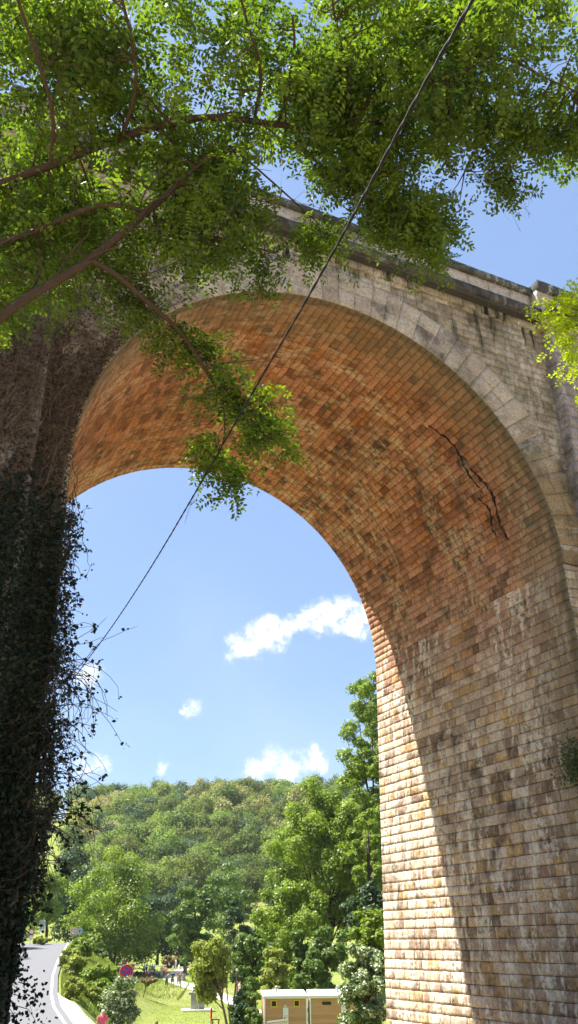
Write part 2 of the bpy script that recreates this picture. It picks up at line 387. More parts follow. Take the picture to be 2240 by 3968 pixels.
def zg_rd(r, d):
    r = np.asarray(r, float); d = np.asarray(d, float)
    z = 0 - 3.3 * sm(d, 6, 46) - .2 * sm(d, 46, 70)
    z = z + 1.0 * sm(d, 138, 156) * (1 - sm(r, -16, -10)) + .9 * sm(d, 150, 200) * sm(r, -16, -10)
    ridge = (66 - .12 * np.clip(r + 40, 0, 200)) + 5 * np.sin(r * .02 + 1) 
    z = z + ridge * sm(d, 205, 470) ** .9 + .03 * np.maximum(d - 470, 0) * 0
    z = z - 26 * sm(d, 480, 900)
    z = z + .35 * np.sin(r * .11 + d * .05) * np.sin(d * .09) * sm(d, 30, 60)
    # road on its embankment
    e = road_r(d); w = (1 - sm((r - e - 1.2) / (3.0 + 6.8 * sm(d, 60, 80)), 0, 1)) * sm(r - e, -22, -9) * sm(d, 26, 40) * (1 - sm(d, 150, 190))
    rz = road_z(d) - .14 - .10 * sm(r - e, .5, 2)
    return z * (1 - w) + rz * w
def zg(x, y):
    dx, dy = np.asarray(x) - CAM[0], np.asarray(y) - CAM[1]
    return zg_rd(dx * RH[0] + dy * RH[1], dx * FH[0] + dy * FH[1])
def rd2w(r, d): return CAM[0] + r * RH[0] + d * FH[0], CAM[1] + r * RH[1] + d * FH[1]
def hit(x, y, v=True, d0=20, d1=400):         # where a sight line meets the ground
    q = ray(x, y, v); q = q / (q[0] * FH[0] + q[1] * FH[1])
    t = np.linspace(d0, d1, 4000); P = CAM[None] + q[None] * t[:, None]
    h = P[:, 2] - zg(P[:, 0], P[:, 1]); k = np.where(h < 0)[0]
    i = k[0] if len(k) else len(t) - 1
    p = P[i].copy(); p[2] = zg(p[0], p[1]); return p

dar = np.concatenate([np.arange(-60, 20, 4), np.arange(20, 205, 1.0), np.arange(206, 500, 6), np.array([520, 560, 620, 700, 820, 1000, 1400, 2200, 3500])])
rar = np.concatenate([-np.array([3000, 1800, 1000, 700, 520, 400, 320, 260, 210, 170, 140, 115, 95, 80, 70]), np.arange(-62, 50, 1.0), np.array([55, 62, 70, 80, 95, 115, 140, 170, 210, 260, 320, 400, 520, 700, 1000, 1800, 3000])])
Rr, Dd = np.meshgrid(rar, dar); Xg, Yg = rd2w(Rr, Dd); Zg = zg_rd(Rr, Dd)
I = np.arange(Rr.size).reshape(Rr.shape)
g = qmesh('ground', st(Xg.ravel(), Yg.ravel(), Zg.ravel()), np.stack([I[:-1, :-1], I[:-1, 1:], I[1:, 1:], I[1:, :-1]], -1).reshape(-1, 4), M['ground'], smooth=True)
tagp(g, kind='structure')
def ribbon(name, ds, r0, r1, zf, mat, nn=5, dz=0):
    V = []; 
    for k, d in enumerate(ds):
        for j in range(nn):
            r = r0[k] + (r1[k] - r0[k]) * j / (nn - 1); x, y = rd2w(r, d); V.append((x, y, zf(r, d) + dz))
    I = np.arange(len(V)).reshape(len(ds), nn)
    o = qmesh(name, V, np.stack([I[:-1, :-1], I[:-1, 1:], I[1:, 1:], I[1:, :-1]], -1).reshape(-1, 4), mat, smooth=True)
    return tagp(o, kind='structure')
ds = np.arange(36, 140, 1.0); e = road_r(ds)
ribbon('road', ds, e - 6.6, e + .35, lambda r, d: float(road_z(d)), M['asphalt'])
ribbon('road_edge_line', ds, e - .15, e, lambda r, d: float(road_z(d)), M['paint'], 2, .006)
dg = np.arange(38, 64, .5); eg = road_r(dg); wv = 3.2 * (1 - sm(dg, 50, 64)) * (1 + .15 * np.sin(dg * 1.3))
ribbon('gravel_verge', dg, eg + .35, eg + .36 + wv, lambda r, d: float(zg_rd(r, d)) + .03 + .1*(1-sm(r-float(road_r(d)),.3,1.6)), M['gravel'], 8)
def path(name, pts, w, mat=M['pathm']):
    P = [hit(*p) for p in pts]; Q = []
    for a, b in zip(P[:-1], P[1:]):
        k = max(2, int(np.linalg.norm(b - a) / .7))
        for i in range(k): Q.append(a + (b - a) * i / k)
    Q.append(P[-1]); Q = np.array(Q)
    for _ in range(12): Q[1:-1] = (Q[:-2] + Q[1:-1] * 2 + Q[2:]) / 4
    T = np.gradient(Q[:, :2], axis=0); T /= np.linalg.norm(T, axis=1)[:, None]; Nn = np.stack([-T[:, 1], T[:, 0]], -1)
    V = []
    for k in range(len(Q)):
        for j in range(5):
            p = Q[k, :2] + Nn[k] * w * (j / 4 - .5); V.append((p[0], p[1], zg(p[0], p[1]) + .05))
    I = np.arange(len(V)).reshape(len(Q), 5)
    return tagp(qmesh(name, V, np.stack([I[:-1, :-1], I[:-1, 1:], I[1:, 1:], I[1:, :-1]], -1).reshape(-1, 4), mat, smooth=True), kind='structure')
path('footpath', [(470, 2437), (456, 2441), (440, 2448), (427, 2459), (440, 2470), (470, 2480), (500, 2489), (540, 2500), (590, 2520), (640, 2550)], 2.2)

# ------------------------------------------------------------------ the viaduct
via = thing('stone_viaduct', 'tall stone railway viaduct whose round arch spans the whole picture', 'viaduct', (0, 0, 0))
HB, FB = .015, .029                             # batter of the piers, sideways and frontways
ZB = -6.0
ZTOP = 17.55
def yn_(z): return YN - FB * np.maximum(0, ZS - z)
def yf_(z): return YF + FB * np.maximum(0, ZS - z)
CX = (-15.0, 0.0, 15.0)
for ci, cx in enumerate(CX):
    main = cx == 0.0
    b = Masonry(); cell = .10 if main else .3; rel = .034
    D = YF - YN
    b.face(lambda u, v, h, cx=cx: st(cx + (S - h) * np.cos(v / S), YN - .045 + u, ZS + (S - h) * np.sin(v / S)), D + .09, PI * S, ch=.198, chv=.13, ln=(.22, .60), relief=.026, jd=.026, cell=.10 if main else .4, jw=.009)
    b.build('arch_barrel', M['barrel'], via)
    for side, yy, sg in ((0, YN, -1), (1, YF, 1)):
        rg = Masonry()
        def fr(u, v, h, cx=cx, yy=yy, sg=sg):
            a = u / (S + .5); rr = S + v
            return st(cx + rr * np.cos(a), yy + sg * (.045 + h), ZS + rr * np.sin(a))
        LL = PI * (S + .5); vv = 0; u = 0
        while u < LL - .01:
            w = min(random.uniform(.40, .62), LL - u)
            if LL - u - w < .2: w = LL - u
            big = random.random() < .45
            if big: rg.block(fr, u, u + w, 0, 1.12, .012, .02, .008, .1 if main and side == 0 else .4, (0, 0))
            else:
                q = random.uniform(.45, .65)
                rg.block(fr, u, u + w, 0, q, .012, .02, .008, .1 if main and side == 0 else .4, (0, 0)); rg.block(fr, u, u + w, q, 1.12, .012, .02, .008, .1 if main and side == 0 else .4, (0, 0))
            u += w
        rg.build('arch_ring', M['ring'], via)
    # spandrel walls near and far
    for side, yy, sg in ((0, YN, -1), (1, YF, 1)):
        sw = Masonry()
        def fs(u, v, h, cx=cx, yy=yy, sg=sg):
            x = cx - 7.5 + u; z = ZS + v; dx = x - cx; rad = np.hypot(dx, v); k = np.where(rad < S + .6, (S + .6) / np.maximum(rad, .01), 1)
            ok = v > -.01
            return st(np.where(ok, cx + dx * k, x), yy + sg * h + 0 * x, np.where(ok, ZS + v * k, z))
        def sk(uu, vv): 
            far = max(math.hypot(a - 7.5, c) for a in uu for c in vv); return far < S + .75
        sw.face(fs, 15.0, ZTOP - ZS, ch=.235, ln=(.3, .62), relief=.022, jd=.016, jw=.009, cell=.1 if (main and side == 0) else .4, skip=sk)
        sw.build('spandrel_wall', M['spandrel'], via)
# piers (15 m centres, 3 m thick at the springing)
for px in (-22.5, -7.5, 7.5, 22.5):
    pr = Masonry(); main = abs(px) == 7.5; cell = .065 if main else .35
    for sg in (-1, 1):
        c2 = cell if (px * sg < 0) else .3
        def fi(u, v, h, px=px, sg=sg):          # face looking into an arch
            z = ZB + v; t = u / 10.0; a = yn_(z); b_ = yf_(z); w = 1.5 + HB * (ZS - z)
            return st(px + sg * (w + h * np.clip((ZS - z) / .6, .35, 1)), a + (b_ - a) * t, z)
        pr.face(fi, 10.0, ZS - ZB, ch=.248, ln=(.30, .74), relief=.034, jd=.026, cell=c2, jw=.010, chv=.09)
        def ff(u, v, h, px=px, sg=sg):          # near / far face
            z = ZB + v; w = 1.5 + HB * (ZS - z); x = px - w + (u / 3.0) * 2 * w
            y = (yn_(z) - h) if sg < 0 else (yf_(z) + h)
            return st(x, y, z)
        pf = Masonry(); pf.face(ff, 3.0, ZS - ZB, ch=.248, ln=(.34, .7), relief=.035, jd=.03, cell=c2, jw=.012); pf.build('pier_front', M['spandrel'], via)
    pr.build('pier', M['pier'], via)
    # pilaster strips front and back, battered like the pier, running up to the cornice
    for sg in (-1, 1):
        pl = Masonry(); c2 = .12 if (main and sg < 0) else .4
        HH = ZTOP - ZB
        def w2(z): return .75 + .012 * np.maximum(0, 17 - z) * .5
        def fy(z, sg=sg): return (yn_(z) - .34) if sg < 0 else (yf_(z) + .34)
        pl.face(lambda u, v, h: st(px + (u / 1.5 * 2 - 1) * w2(ZB + v), fy(ZB + v) + sg * h, ZB + v), 1.5, HH, ch=.36, ln=(.5, .9), relief=.02, cell=c2)
        for q in (-1, 1):
            pl.face(lambda u, v, h, q=q: st(px + q * (w2(ZB + v) + h), fy(ZB + v) - sg * u, ZB + v), .42, HH, ch=.36, ln=(.5, .6), relief=.015, cell=c2)
        pl.build('pilaster', M['pilaster'], via)
# string course, cornice, parapet, coping: block by block, breaking forward over the pilasters
def band(name, mat, z0, z1, out_, ln, chips=.02, ex=.34, ends=True, both=True):
    for side, yy, sg in ((0, YN, -1), (1, YF, 1)):
        m = Masonry()
        cuts = [-23.4] + [q for p in (-22.5, -7.5, 7.5, 22.5) for q in (p - .95, p + .95)] + [24.0]
        cuts = sorted(set(cuts))
        for a, b_ in zip(cuts[:-1], cuts[1:]):
            if b_ - a < .05: continue
            mid = (a + b_) / 2; pil = any(abs(mid - p) < .96 for p in (-22.5, -7.5, 7.5, 22.5))
            o = out_ + (ex if pil else 0)
            cl = .12 if (side == 0 and a > -9 and b_ < 9) or (side == 0 and abs(mid) < 8) else .5
            z1_ = z1 + (.10 if pil and name == 'coping' else 0)
            m.face(lambda u, v, h: st(a + u, yy + sg * (o + h), z0 + v), b_ - a, z1_ - z0, ch=z1_ - z0, ln=ln, relief=chips, jd=.012, jw=.01, cell=cl)
            if ends: # underside and top
                m.face(lambda u, v, h: st(a + u, yy + sg * (o + .0 - v), z0 - h), b_ - a, o + .1, ch=o + .1, ln=ln, relief=.01, jd=.01, cell=.4)
                m.face(lambda u, v, h: st(a + u, yy + sg * (o - v), z1_ + h), b_ - a, o + .55, ch=o + .55, ln=ln, relief=chips * .6, jd=.01, cell=.25)
            if pil:
                for xx, q in ((a, -1), (b_, 1)):
                    m.face(lambda u, v, h: st(xx + q * h, yy + sg * (o - u), z0 + v), ex + .02, z1_ - z0, ch=z1_ - z0, ln=(.5, .6), relief=.01, jd=.01, cell=.2)
        m.build(name, mat, via)
band('string_course', M['spandrel'], 17.20, 17.46, .05, (.42, .6), .015, ex=.30)
band('cornice', M['cornice'], 17.55, 17.84, .30, (.9, 1.4), .035, ex=.30)
band('parapet', M['parapet'], 17.84, 18.57, .0, (.55, .95), .02, ex=.30)
band('coping', M['coping'], 18.57, 18.78, .12, (.9, 1.3), .012, ex=.30)
m = MB(); m.box((0, (YN + YF) / 2, 17.6), (46.5, YF - YN - .1, .34)); m.box((0, YN + .27, 18.1), (46.5, .5, .9)); m.box((0, YF - .27, 18.1), (46.5, .5, .9)); m.build('deck', M['parapet'], via)
for yq in (YN - .1, YF + .1): m = MB(); m.box((0, yq, 17.50), (46.5, .3, .10)); m.build('moulding', M['cornice'], via)  # near-black stone also paints the shadow line under the cornice
# long cracks where the mouth ring has parted from the vault
def crack(y0, t0, t1, w):
    m = MB()
    pts = []; k = 46
    for i in range(k):
        t = t0 + (t1 - t0) * i / (k - 1); f = math.sin(PI * i / (k - 1)) ** .6
        pts.append((t, y0 + .016 * math.sin(i * .9) + random.uniform(-.012, .012) + .09 * math.sin(i * .17), w * f * random.uniform(.15, 1.2) * max(.12, min(1, .6 + .9 * math.sin(i * .55 + y0 * 9)))))
    vs = []
    for t, y, ww in pts:
        for q, rr in ((-1, S - .004), (-.4, S - .045), (.4, S - .045), (1, S - .004)):
            vs.append((rr * math.cos(t), y + q * ww / 2, ZS + rr * math.sin(t)))
    fs = [(i * 4 + j, i * 4 + j + 1, i * 4 + j + 5, i * 4 + j + 4) for i in range(k - 1) for j in range(3)]
    m.add(vs, fs); m.build('crack', M['gap'], via)
crack(YN + 1.62, .22, .60, .17); crack(YN + 1.80, .50, .88, .12); crack(YN + 1.95, .26, .47, .09)


# ------------------------------------------------------------------ leaves
def diamonds(P, A, B, L, W):                  # P centre, A long axis, B cross axis
    L = np.asarray(L)[:, None]; W = np.asarray(W)[:, None]
    V = np.stack([P - A * L / 2, P + B * W / 2 - A * L * .02, P + A * L / 2, P - B * W / 2 - A * L * .02], 1)
    return V.reshape(-1, 3)
def unit(v): return v / np.maximum(np.linalg.norm(v, axis=-1, keepdims=True), 1e-9)
def leafmesh(name, V, mat, parent, tint):
    n = len(V) // 4
    return qmesh(name, V, np.arange(n * 4).reshape(n, 4), mat, parent, tint=tint)
def tuft_faces(P, Nrm, size, jit=.9, rs=RS, ratio=.6):
    n = len(P)
    nr = unit(Nrm + rs.normal(size=(n, 3)) * jit)
    a = unit(np.cross(nr, rs.normal(size=(n, 3)))); b = np.cross(nr, a)
    L = size * rs.uniform(.65, 1.35, n)
    return diamonds(P, a, b, L, L * ratio)
def crown(c, ax, n, leaf, lobes=26, lr=(.2, .34), shape='round', rs=RS, fill=.25, hang=0):
    c = np.array(c); ax = np.array(ax)
    C = []; Rl = []
    while len(C) < lobes:
        p = rs.uniform(-1, 1, 3)
        w = 1.0
        if shape == 'pyr': w = max(.12, .98 - .85 * max(0, (p[2] + .35) / 1.35))
        if shape == 'tall': w = .95 - .35 * abs(p[2])
        if shape == 'vase': w = .75 + .25 * p[2]
        rr = math.hypot(p[0], p[1]) / w
        if shape in ('round', 'vase'): rr = math.sqrt(rr ** 2 + (p[2] ** 2 if p[2] > 0 else .6 * p[2] ** 2))
        if rr > .86 or rr < .25 and rs.rand() < .7: continue
        C.append(c + p * ax * .98); Rl.append(rs.uniform(*lr) * min(ax[0], ax[2]) * (1 if shape != 'pyr' else (.7 + .5 * w)))
    C = np.array(C); Rl = np.array(Rl)
    w = Rl ** 2; idx = rs.choice(len(C), n, p=w / w.sum())
    dirs = unit(rs.normal(size=(n, 3))); dirs[:, 2] = np.abs(dirs[:, 2]) * rs.choice([1, 1, -1], n)
    rad = Rl[idx] * rs.uniform(.35, 1.15, n) ** .6
    # knobbly lobes
    rad *= .55 + .9 * vnoise(dirs * 2.6 + idx[:, None] * 3.1)
    P = C[idx] + dirs * rad[:, None] * np.array([1, 1, .8])
    if hang: P[:, 2] -= hang * rs.rand(n) ** 2
    tint = np.clip(.5 + .22 * rs.normal(size=n) + .25 * (rs.rand(len(C))[idx] - .5), 0, 1)
    return tuft_faces(P, dirs + np.array([0, 0, .5]), leaf, jit=.55, rs=rs), tint, C, Rl
def limbs(m, base, C, c, ax, tr, lean=(0, 0), n=9, rs=RS, fork=.35, two=False):
    base = np.array(base, float); top = np.array(c, float) + np.array([lean[0], lean[1], ax[2] * .45])
    def pt(t): return base + (top - base) * t + np.array([math.sin(t * 5) * tr * .6, math.cos(t * 4) * tr * .5, 0])
    m.tube([pt(t) for t in np.linspace(0, 1, 9)], [tr * (1.25 if i == 0 else 1) * (1 - .1 * i) for i in range(9)], 8)
    if two:
        m.tube([base + np.array([tr * 1.1, 0, 0]), base + (top - base) * .3 + np.array([tr * 3.2, 0, 0]), base + (top - base) * .7 + np.array([tr * 7, tr * 2, 0])], [tr * .8, tr * .6, tr * .2], 8)
    for k in range(min(n, len(C))):
        q = C[rs.randint(len(C))]; t = fork + (rs.rand() * .5) * (1 - fork)
        s0 = pt(t); mid = (s0 + q) / 2 + np.array([0, 0, np.linalg.norm(q - s0) * .1])
        m.tube([s0, mid, q], [tr * .42 * (1 - t * .5), tr * .25, tr * .06], 5)
def tree(label, xc, ytop, w, d, mat, leaf, n, shape='round', ybot=None, lobes=26, trunk=.3, lr=(.2, .34), name='tree', cat='tree', group=None, hang=0, depth=1.0, lean=(0, 0), seed=None, two=False, barkm='bark', fork=.35, nl=9, xbase=None, yc=None, fill=1):
    rs = np.random.RandomState(seed if seed is not None else abs(hash(label)) % 1000 if False else sum(map(ord, label)) % 9999)
    gx, gy = atd(xbase if xbase is not None else xc, 2350, d)[:2]; gz = float(zg(gx, gy))
    top = atd(xc, ytop, d); zt = top[2]
    zb = atd(xc, ybot, d)[2] if ybot else gz + (zt - gz) * .15
    zb = max(zb, gz - .2)
    wm = w * K * d / 3583.0
    c = (top[0], top[1], (zt + zb) / 2); ax = (wm / 2, wm / 2 * depth, (zt - zb) / 2)
    t = thing(name, label, cat, (gx, gy, gz), 0, group)
    V, ti, C, Rl = crown(c, ax, n, leaf, lobes, lr, shape, rs, hang=hang)
    o = np.array([gx, gy, gz])
    m = MB(); limbs(m, np.array([0, 0, -.15]), C - o, np.array(c) - o, ax, trunk, lean, n=nl, rs=rs, two=two, fork=fork)
    m.build('trunk' if cat == 'tree' else 'stem', M[barkm], t, smooth=True)
    leafmesh('crown' if cat == 'tree' else 'foliage', V - o, M[mat], t, ti)
    return t

# ---- hillside wood: individual trees, copies of nine patterns
def hillproto(kind, mat, seed):
    rs = np.random.RandomState(seed)
    V, ti, C, _ = crown((0, 0, 6.0), (4.2, 4.2, 4.6), 2800, .56, 9, (.50, .68), 'round', rs)
    P = V.reshape(-1, 4, 3)
    if kind == 'y':
        top = P[:, 0, 2] > 6.0; ti = np.where(top & (rs.rand(len(ti)) < .42), .98, ti * .6)
    m = MB(); m.tube([(0, 0, -2), (.1, 0, 2), (0, .1, 6)], [.3, .24, .12], 6)
    mt = m.v; 
    vv = np.concatenate([V, np.array(m.v)]); 
    F = [tuple(f) for f in np.arange(len(V)).reshape(-1, 4)] + [tuple(len(V) + i for i in f) for f in m.f if len(f) == 4]
    me = bpy.data.meshes.new('hill_tree'); me.from_pydata(vv.tolist(), [], F); me.update()
    a = me.attributes.new('tint', 'FLOAT', 'FACE'); tt = np.zeros(len(F), np.float32); tt[:len(ti)] = ti; a.data.foreach_set('value', tt)
    me.polygons.foreach_set('material_index', [0] * len(ti) + [1] * (len(F) - len(ti)))
    me.materials.append(M[mat]); me.materials.append(M['bark2'])
    return me
protos = {'g': [hillproto('g', 'hillG', 21 + i) for i in range(3)], 'd': [hillproto('d', 'hillD', 31 + i) for i in range(3)], 'y': [hillproto('y', 'hillY', 41 + i) for i in range(3)]}
LB = {'g': ('mid green round tree in the wood covering the far hillside', 'green trees of the hillside wood'), 'd': ('dark blue green tree in the wood near the hill crest and hollows', 'dark trees of the hillside wood'), 'y': ('chestnut tree with creamy yellow blossom on the far hillside', 'flowering chestnut trees of the hillside wood')}
rs = np.random.RandomState(5); cnt = 0
rows = []
d = 262.0
while d < 485:
    sp_ = 8.6 + (d - 262) * .010
    r0 = (215 - 1120) / 3583 * d; r1 = (1420 - 1120) / 3583 * d
    r = r0 + rs.uniform(0, sp_)
    while r < r1:
        rows.append((r + rs.uniform(-2.2, 2.2), d + rs.uniform(-3, 3))); r += sp_
    d += 9.6
for r, d in rows:
    if cnt >= 298: break
    x, y = rd2w(r, d)
    f = vnoise(np.array([[r * .035, d * .03, 2.2]]))[0]
    k = 'd' if d > 448 else ('y' if f > .53 and d > 300 and rs.rand() < .65 else ('d' if rs.rand() < .28 else 'g'))
    o = bpy.data.objects.new('hill_tree', protos[k][rs.randint(3)]); COL.objects.link(o)
    s = rs.uniform(1.0, 1.45) * (1.1 if k == 'd' and d > 440 else 1); o.location = (x, y, float(zg(x, y)) - .3); o.scale = (s, s, s * rs.uniform(.9, 1.25)); o.rotation_euler = (0, 0, rs.uniform(0, 6.28))
    tagp(o, LB[k][0], 'tree', LB[k][1]); cnt += 1
# the same wood running on past both sides of the view: one mass
rs = np.random.RandomState(9); WV = []; WT = []
bV, bt, _, _ = crown((0, 0, 6.0), (5.2, 5.2, 5.2), 520, 1.25, 8, (.5, .68), 'round', rs); bV = bV.reshape(-1, 4, 3)
for d in np.arange(250, 485, 13.0):
    lo, hi = (215 - 1120) / 3583 * d - 6, (1420 - 1120) / 3583 * d + 8
    for r in list(np.arange(lo - 150, lo, 12.5)) + list(np.arange(hi, hi + 150, 12.5)):
        r_, d_ = r + rs.uniform(-4, 4), d + rs.uniform(-4, 4); x, y = rd2w(r_, d_); a = rs.uniform(0, 6.28); sc = rs.uniform(1.0, 1.6)
        q = bV * sc; q = np.stack([q[..., 0] * math.cos(a) - q[..., 1] * math.sin(a) + x, q[..., 0] * math.sin(a) + q[..., 1] * math.cos(a) + y, q[..., 2] + float(zg(x, y)) - .3], -1)
        WV.append(q.reshape(-1, 3)); WT.append(np.clip(bt + rs.normal() * .15, 0, 1))
o = leafmesh('far_wood', np.concatenate(WV), M['hillG'], None, np.concatenate(WT)); tagp(o, 'wood continuing over the hill on both sides of the view', 'wood', kind='stuff')
print('hill trees', cnt)

# ---- trees of the valley floor, each placed and sized from the photo
tree('broad bright green tree with forked dark trunk beside the standing people', 300, 2078, 268, 150, 'leafA', .38, 52000, 'pyr', 2418, 90, .36, (.15, .26), two=True, xbase=283, nl=16, fork=.2)
tree('dark green tree in shade behind the road crest', 215, 2190, 170, 170, 'leafC', .5, 9000, 'round', 2372, 30, .3)
tree('bright green tree behind the white information panel', 120, 2170, 140, 158, 'leafA', .42, 9000, 'round', 2330, 34, .3)
tree('dark green tree just right of the ivy covered pier', 190, 2110, 150, 185, 'leafC', .5, 9000, 'round', 2330, 34, .3)
tree('leafy tree overhanging the road at the left edge', 55, 2130, 130, 128, 'leafB', .36, 9000, 'round', 2350, 34, .3)
tree('dark tree filling the gap right of the forked tree', 400, 2225, 150, 182, 'leafC', .5, 9000, 'round', 2410, 30, .3)
tree('dark shaded tree low behind the picnic crowd', 470, 2300, 140, 188, 'leafC', .5, 6000, 'round', 2430, 24, .3)
tree('dense mid green tree left of centre above the lawn', 495, 2195, 150, 130, 'leafB', .38, 14000, 'round', 2425, 44, .3, (.15, .25))
tree('rounded grey green tree at the foot of the wooded hill', 580, 2150, 150, 172, 'leafB', .45, 10000, 'round', 2400, 36, .3)
tree('deep green tree behind the small yellow green tree', 610, 2240, 120, 100, 'leafC', .32, 11000, 'round', 2520, 36, .25, (.16, .28))
tree('large pale green ash with bare limbs showing in the middle of its crown', 812, 1935, 330, 96, 'leafA', .30, 56000, 'round', 2370, 110, .34, (.12, .2), nl=34, fork=.12, seed=4, hang=.8)
tree('lower light green tree spreading in front of the ash', 735, 2190, 250, 84, 'leafA', .27, 26000, 'round', 2480, 70, .3, (.12, .2), hang=.6)
tree('slender poplar rising above the others against the pier', 932, 1700, 250, 88, 'leafA', .26, 46000, 'tall', 2200, 95, .22, (.13, .22), seed=8)
tree('pale green tree closing the gap between the ash and the pier', 905, 1995, 130, 92, 'leafA', .28, 16000, 'round', 2300, 50, .28, (.16, .26))
tree('green tree under the poplar beside the pier', 925, 2010, 130, 80, 'leafA', .28, 12000, 'round', 2300, 40, .28, (.16, .26))
tree('dark tree in the hollow beside the pier', 915, 2190, 130, 78, 'leafC', .28, 9000, 'round', 2430, 30, .28)
tree('mid green tree behind the wooden cabins', 800, 2300, 170, 74, 'leafB', .25, 14000, 'round', 2520, 46, .25, (.14, .24))
tree('yellowish tree behind the left cabin roof', 700, 2360, 110, 70, 'leafY', .22, 9000, 'round', 2530, 34, .2, (.16, .26))
tree('olive green tree left of the cabins', 640, 2310, 110, 76, 'leafB', .24, 9000, 'round', 2540, 30, .2)
tree('sunlit green bush hanging against the pier foot', 925, 2270, 110, 52, 'leafA', .2, 9000, 'round', 2420, 30, .15)
tree('small yellow green tree with leaning thin trunks on the lawn', 527, 2338, 122, 55, 'leafY', .17, 15000, 'round', 2500, 46, .1, (.16, .28), barkm='bark2', xbase=588, two=True, nl=14, hang=.4)
tree('large pale leaved shrub between the right cabin and the pier', 915, 2352, 150, 38, 'leafP', .13, 22000, 'round', 2640, 46, .12, (.2, .32), name='shrub', cat='shrub')
tree('dark glossy shrub growing over the no stopping sign', 310, 2444, 90, 44.4, 'leafP', .10, 18000, 'round', 2640, 44, .06, (.30, .42), name='shrub', cat='shrub')
sb = [('tall light green bush at the top of the road bank', 212, 2352, 74, 96, 'leafA', 2440), ('round bush with dark hollow halfway down the road bank', 196, 2400, 60, 76, 'leafY', 2475),
      ('straw coloured bush under the speed limit signs', 178, 2378, 50, 92, 'leafY', 2430), ('bright green bush in the middle of the bank', 245, 2420, 74, 72, 'leafA', 2500),
      ('bush at the right foot of the bank near the lawn', 272, 2432, 60, 78, 'leafA', 2490), ('low bush beside the gravel verge', 190, 2455, 70, 62, 'leafY', 2510),
      ('leafy bush left of the no stopping sign', 262, 2462, 56, 68, 'leafA', 2520), ('wide low bush above the woman in pink', 228, 2480, 66, 66, 'leafY', 2525),
      ('grey green bush below the forked tree', 250, 2385, 52, 110, 'leafB', 2430), ('small bush at the left of the crest bank', 165, 2400, 40, 84, 'leafY', 2440)]
for lb, x, yt, w, d, mt, yb in sb:
    tree(lb, x, yt, w, d, mt, .0024 * d + .02, 5200, 'round', yb, 22, .05, (.25, .42), name='bush', cat='bush')
for lb, x, yt, w, d, mt, yb, n in [('long dark hedge behind the picnic crowd', 500, 2386, 130, 186, 'leafC', 2430, 7000), ('pale tuft of weeds left of the picnic crowd', 428, 2402, 46, 168, 'leafD', 2440, 2500),
      ('rough brown bush on the edge of the lawn mound', 370, 2457, 66, 84, 'leafD', 2478, 3000), ('green bush at the right edge of the lawn', 628, 2452, 60, 56, 'leafB', 2600, 6000),
      ('low dark bush under the small yellow green tree', 600, 2500, 50, 52, 'leafC', 2600, 5000), ('low bush filling the ground left of the left cabin', 640, 2515, 40, 50, 'leafB', 2610, 4000),
      ('dry yellow weeds at the foot of the white panel', 106, 2350, 46, 116, 'leafY', 2374, 2500)]:
    tree(lb, x, yt, w, d, mt, .0024 * d + .02, n, 'round', yb, 24, .04, (.28, .45), name='bush', cat='bush')
for k, (d, hgt) in enumerate(((52, 9.5), (66, 11), (80, 10), (94, 12.5), (108, 11))):
    rr_ = float(road_r(d)) - 10.5; gx, gy = rd2w(rr_, d); gz = float(zg(gx, gy)); rs_ = np.random.RandomState(70 + k)
    t = thing('tree', ['nearest', 'second', 'third', 'fourth', 'farthest'][k] + ' of the trees lining the left side of the road', 'tree', (gx, gy, gz), 0, 'roadside trees')
    V, ti, C, Rl = crown((0, 0, hgt * .6), (4.2, 4.2, hgt * .4), 5000, .34, 20, (.25, .4), 'round', rs_)
    m = MB(); limbs(m, np.array([0, 0, -.2]), C, np.array([0, 0, hgt * .6]), (4, 4, hgt * .4), .2, n=8, rs=rs_); m.build('trunk', M['bark'], t, smooth=True)
    leafmesh('crown', V, M['leafB'], t, ti)
# grass of the bank and lawn edges: blades beyond counting
rs = np.random.RandomState(3); n = 60000
dd = rs.uniform(42, 150, n); rr = road_r(dd) + .6 + np.minimum(rs.exponential(1.0, n), 3) * (1.2 + (dd - 42) * .05)
pxs = 1105 + rr / dd * 3583
keep = ((pxs < 470) | (dd > 95)) & ~((dd < 62) & (rr - road_r(dd) < 4.2)); dd, rr = dd[keep], rr[keep]
n2 = 26000; d2 = rs.uniform(44, 150, n2); r2 = (rs.uniform(330, 1000, n2) - 1120) / 3583 * d2
dd = np.concatenate([dd, d2]); rr = np.concatenate([rr, r2]); hh = np.concatenate([rs.uniform(.15, .4, len(dd) - n2), rs.uniform(.04, .11, n2)])
x, y = rd2w(rr, dd); z = zg_rd(rr, dd); n = len(dd)
a = unit(st(rs.normal(size=n) * .35, rs.normal(size=n) * .35, np.ones(n))); b_ = unit(np.cross(a, rs.normal(size=(n, 3))))
V = diamonds(st(x, y, z + hh * .4), a, b_, hh, np.maximum(.035, hh * .16))
o = leafmesh('grass', V, M['grassB'], None, np.clip(.5 + .3 * rs.normal(size=n), 0, 1)); tagp(o, 'long pale grass and weeds on the road bank and lawn', 'grass', kind='stuff')

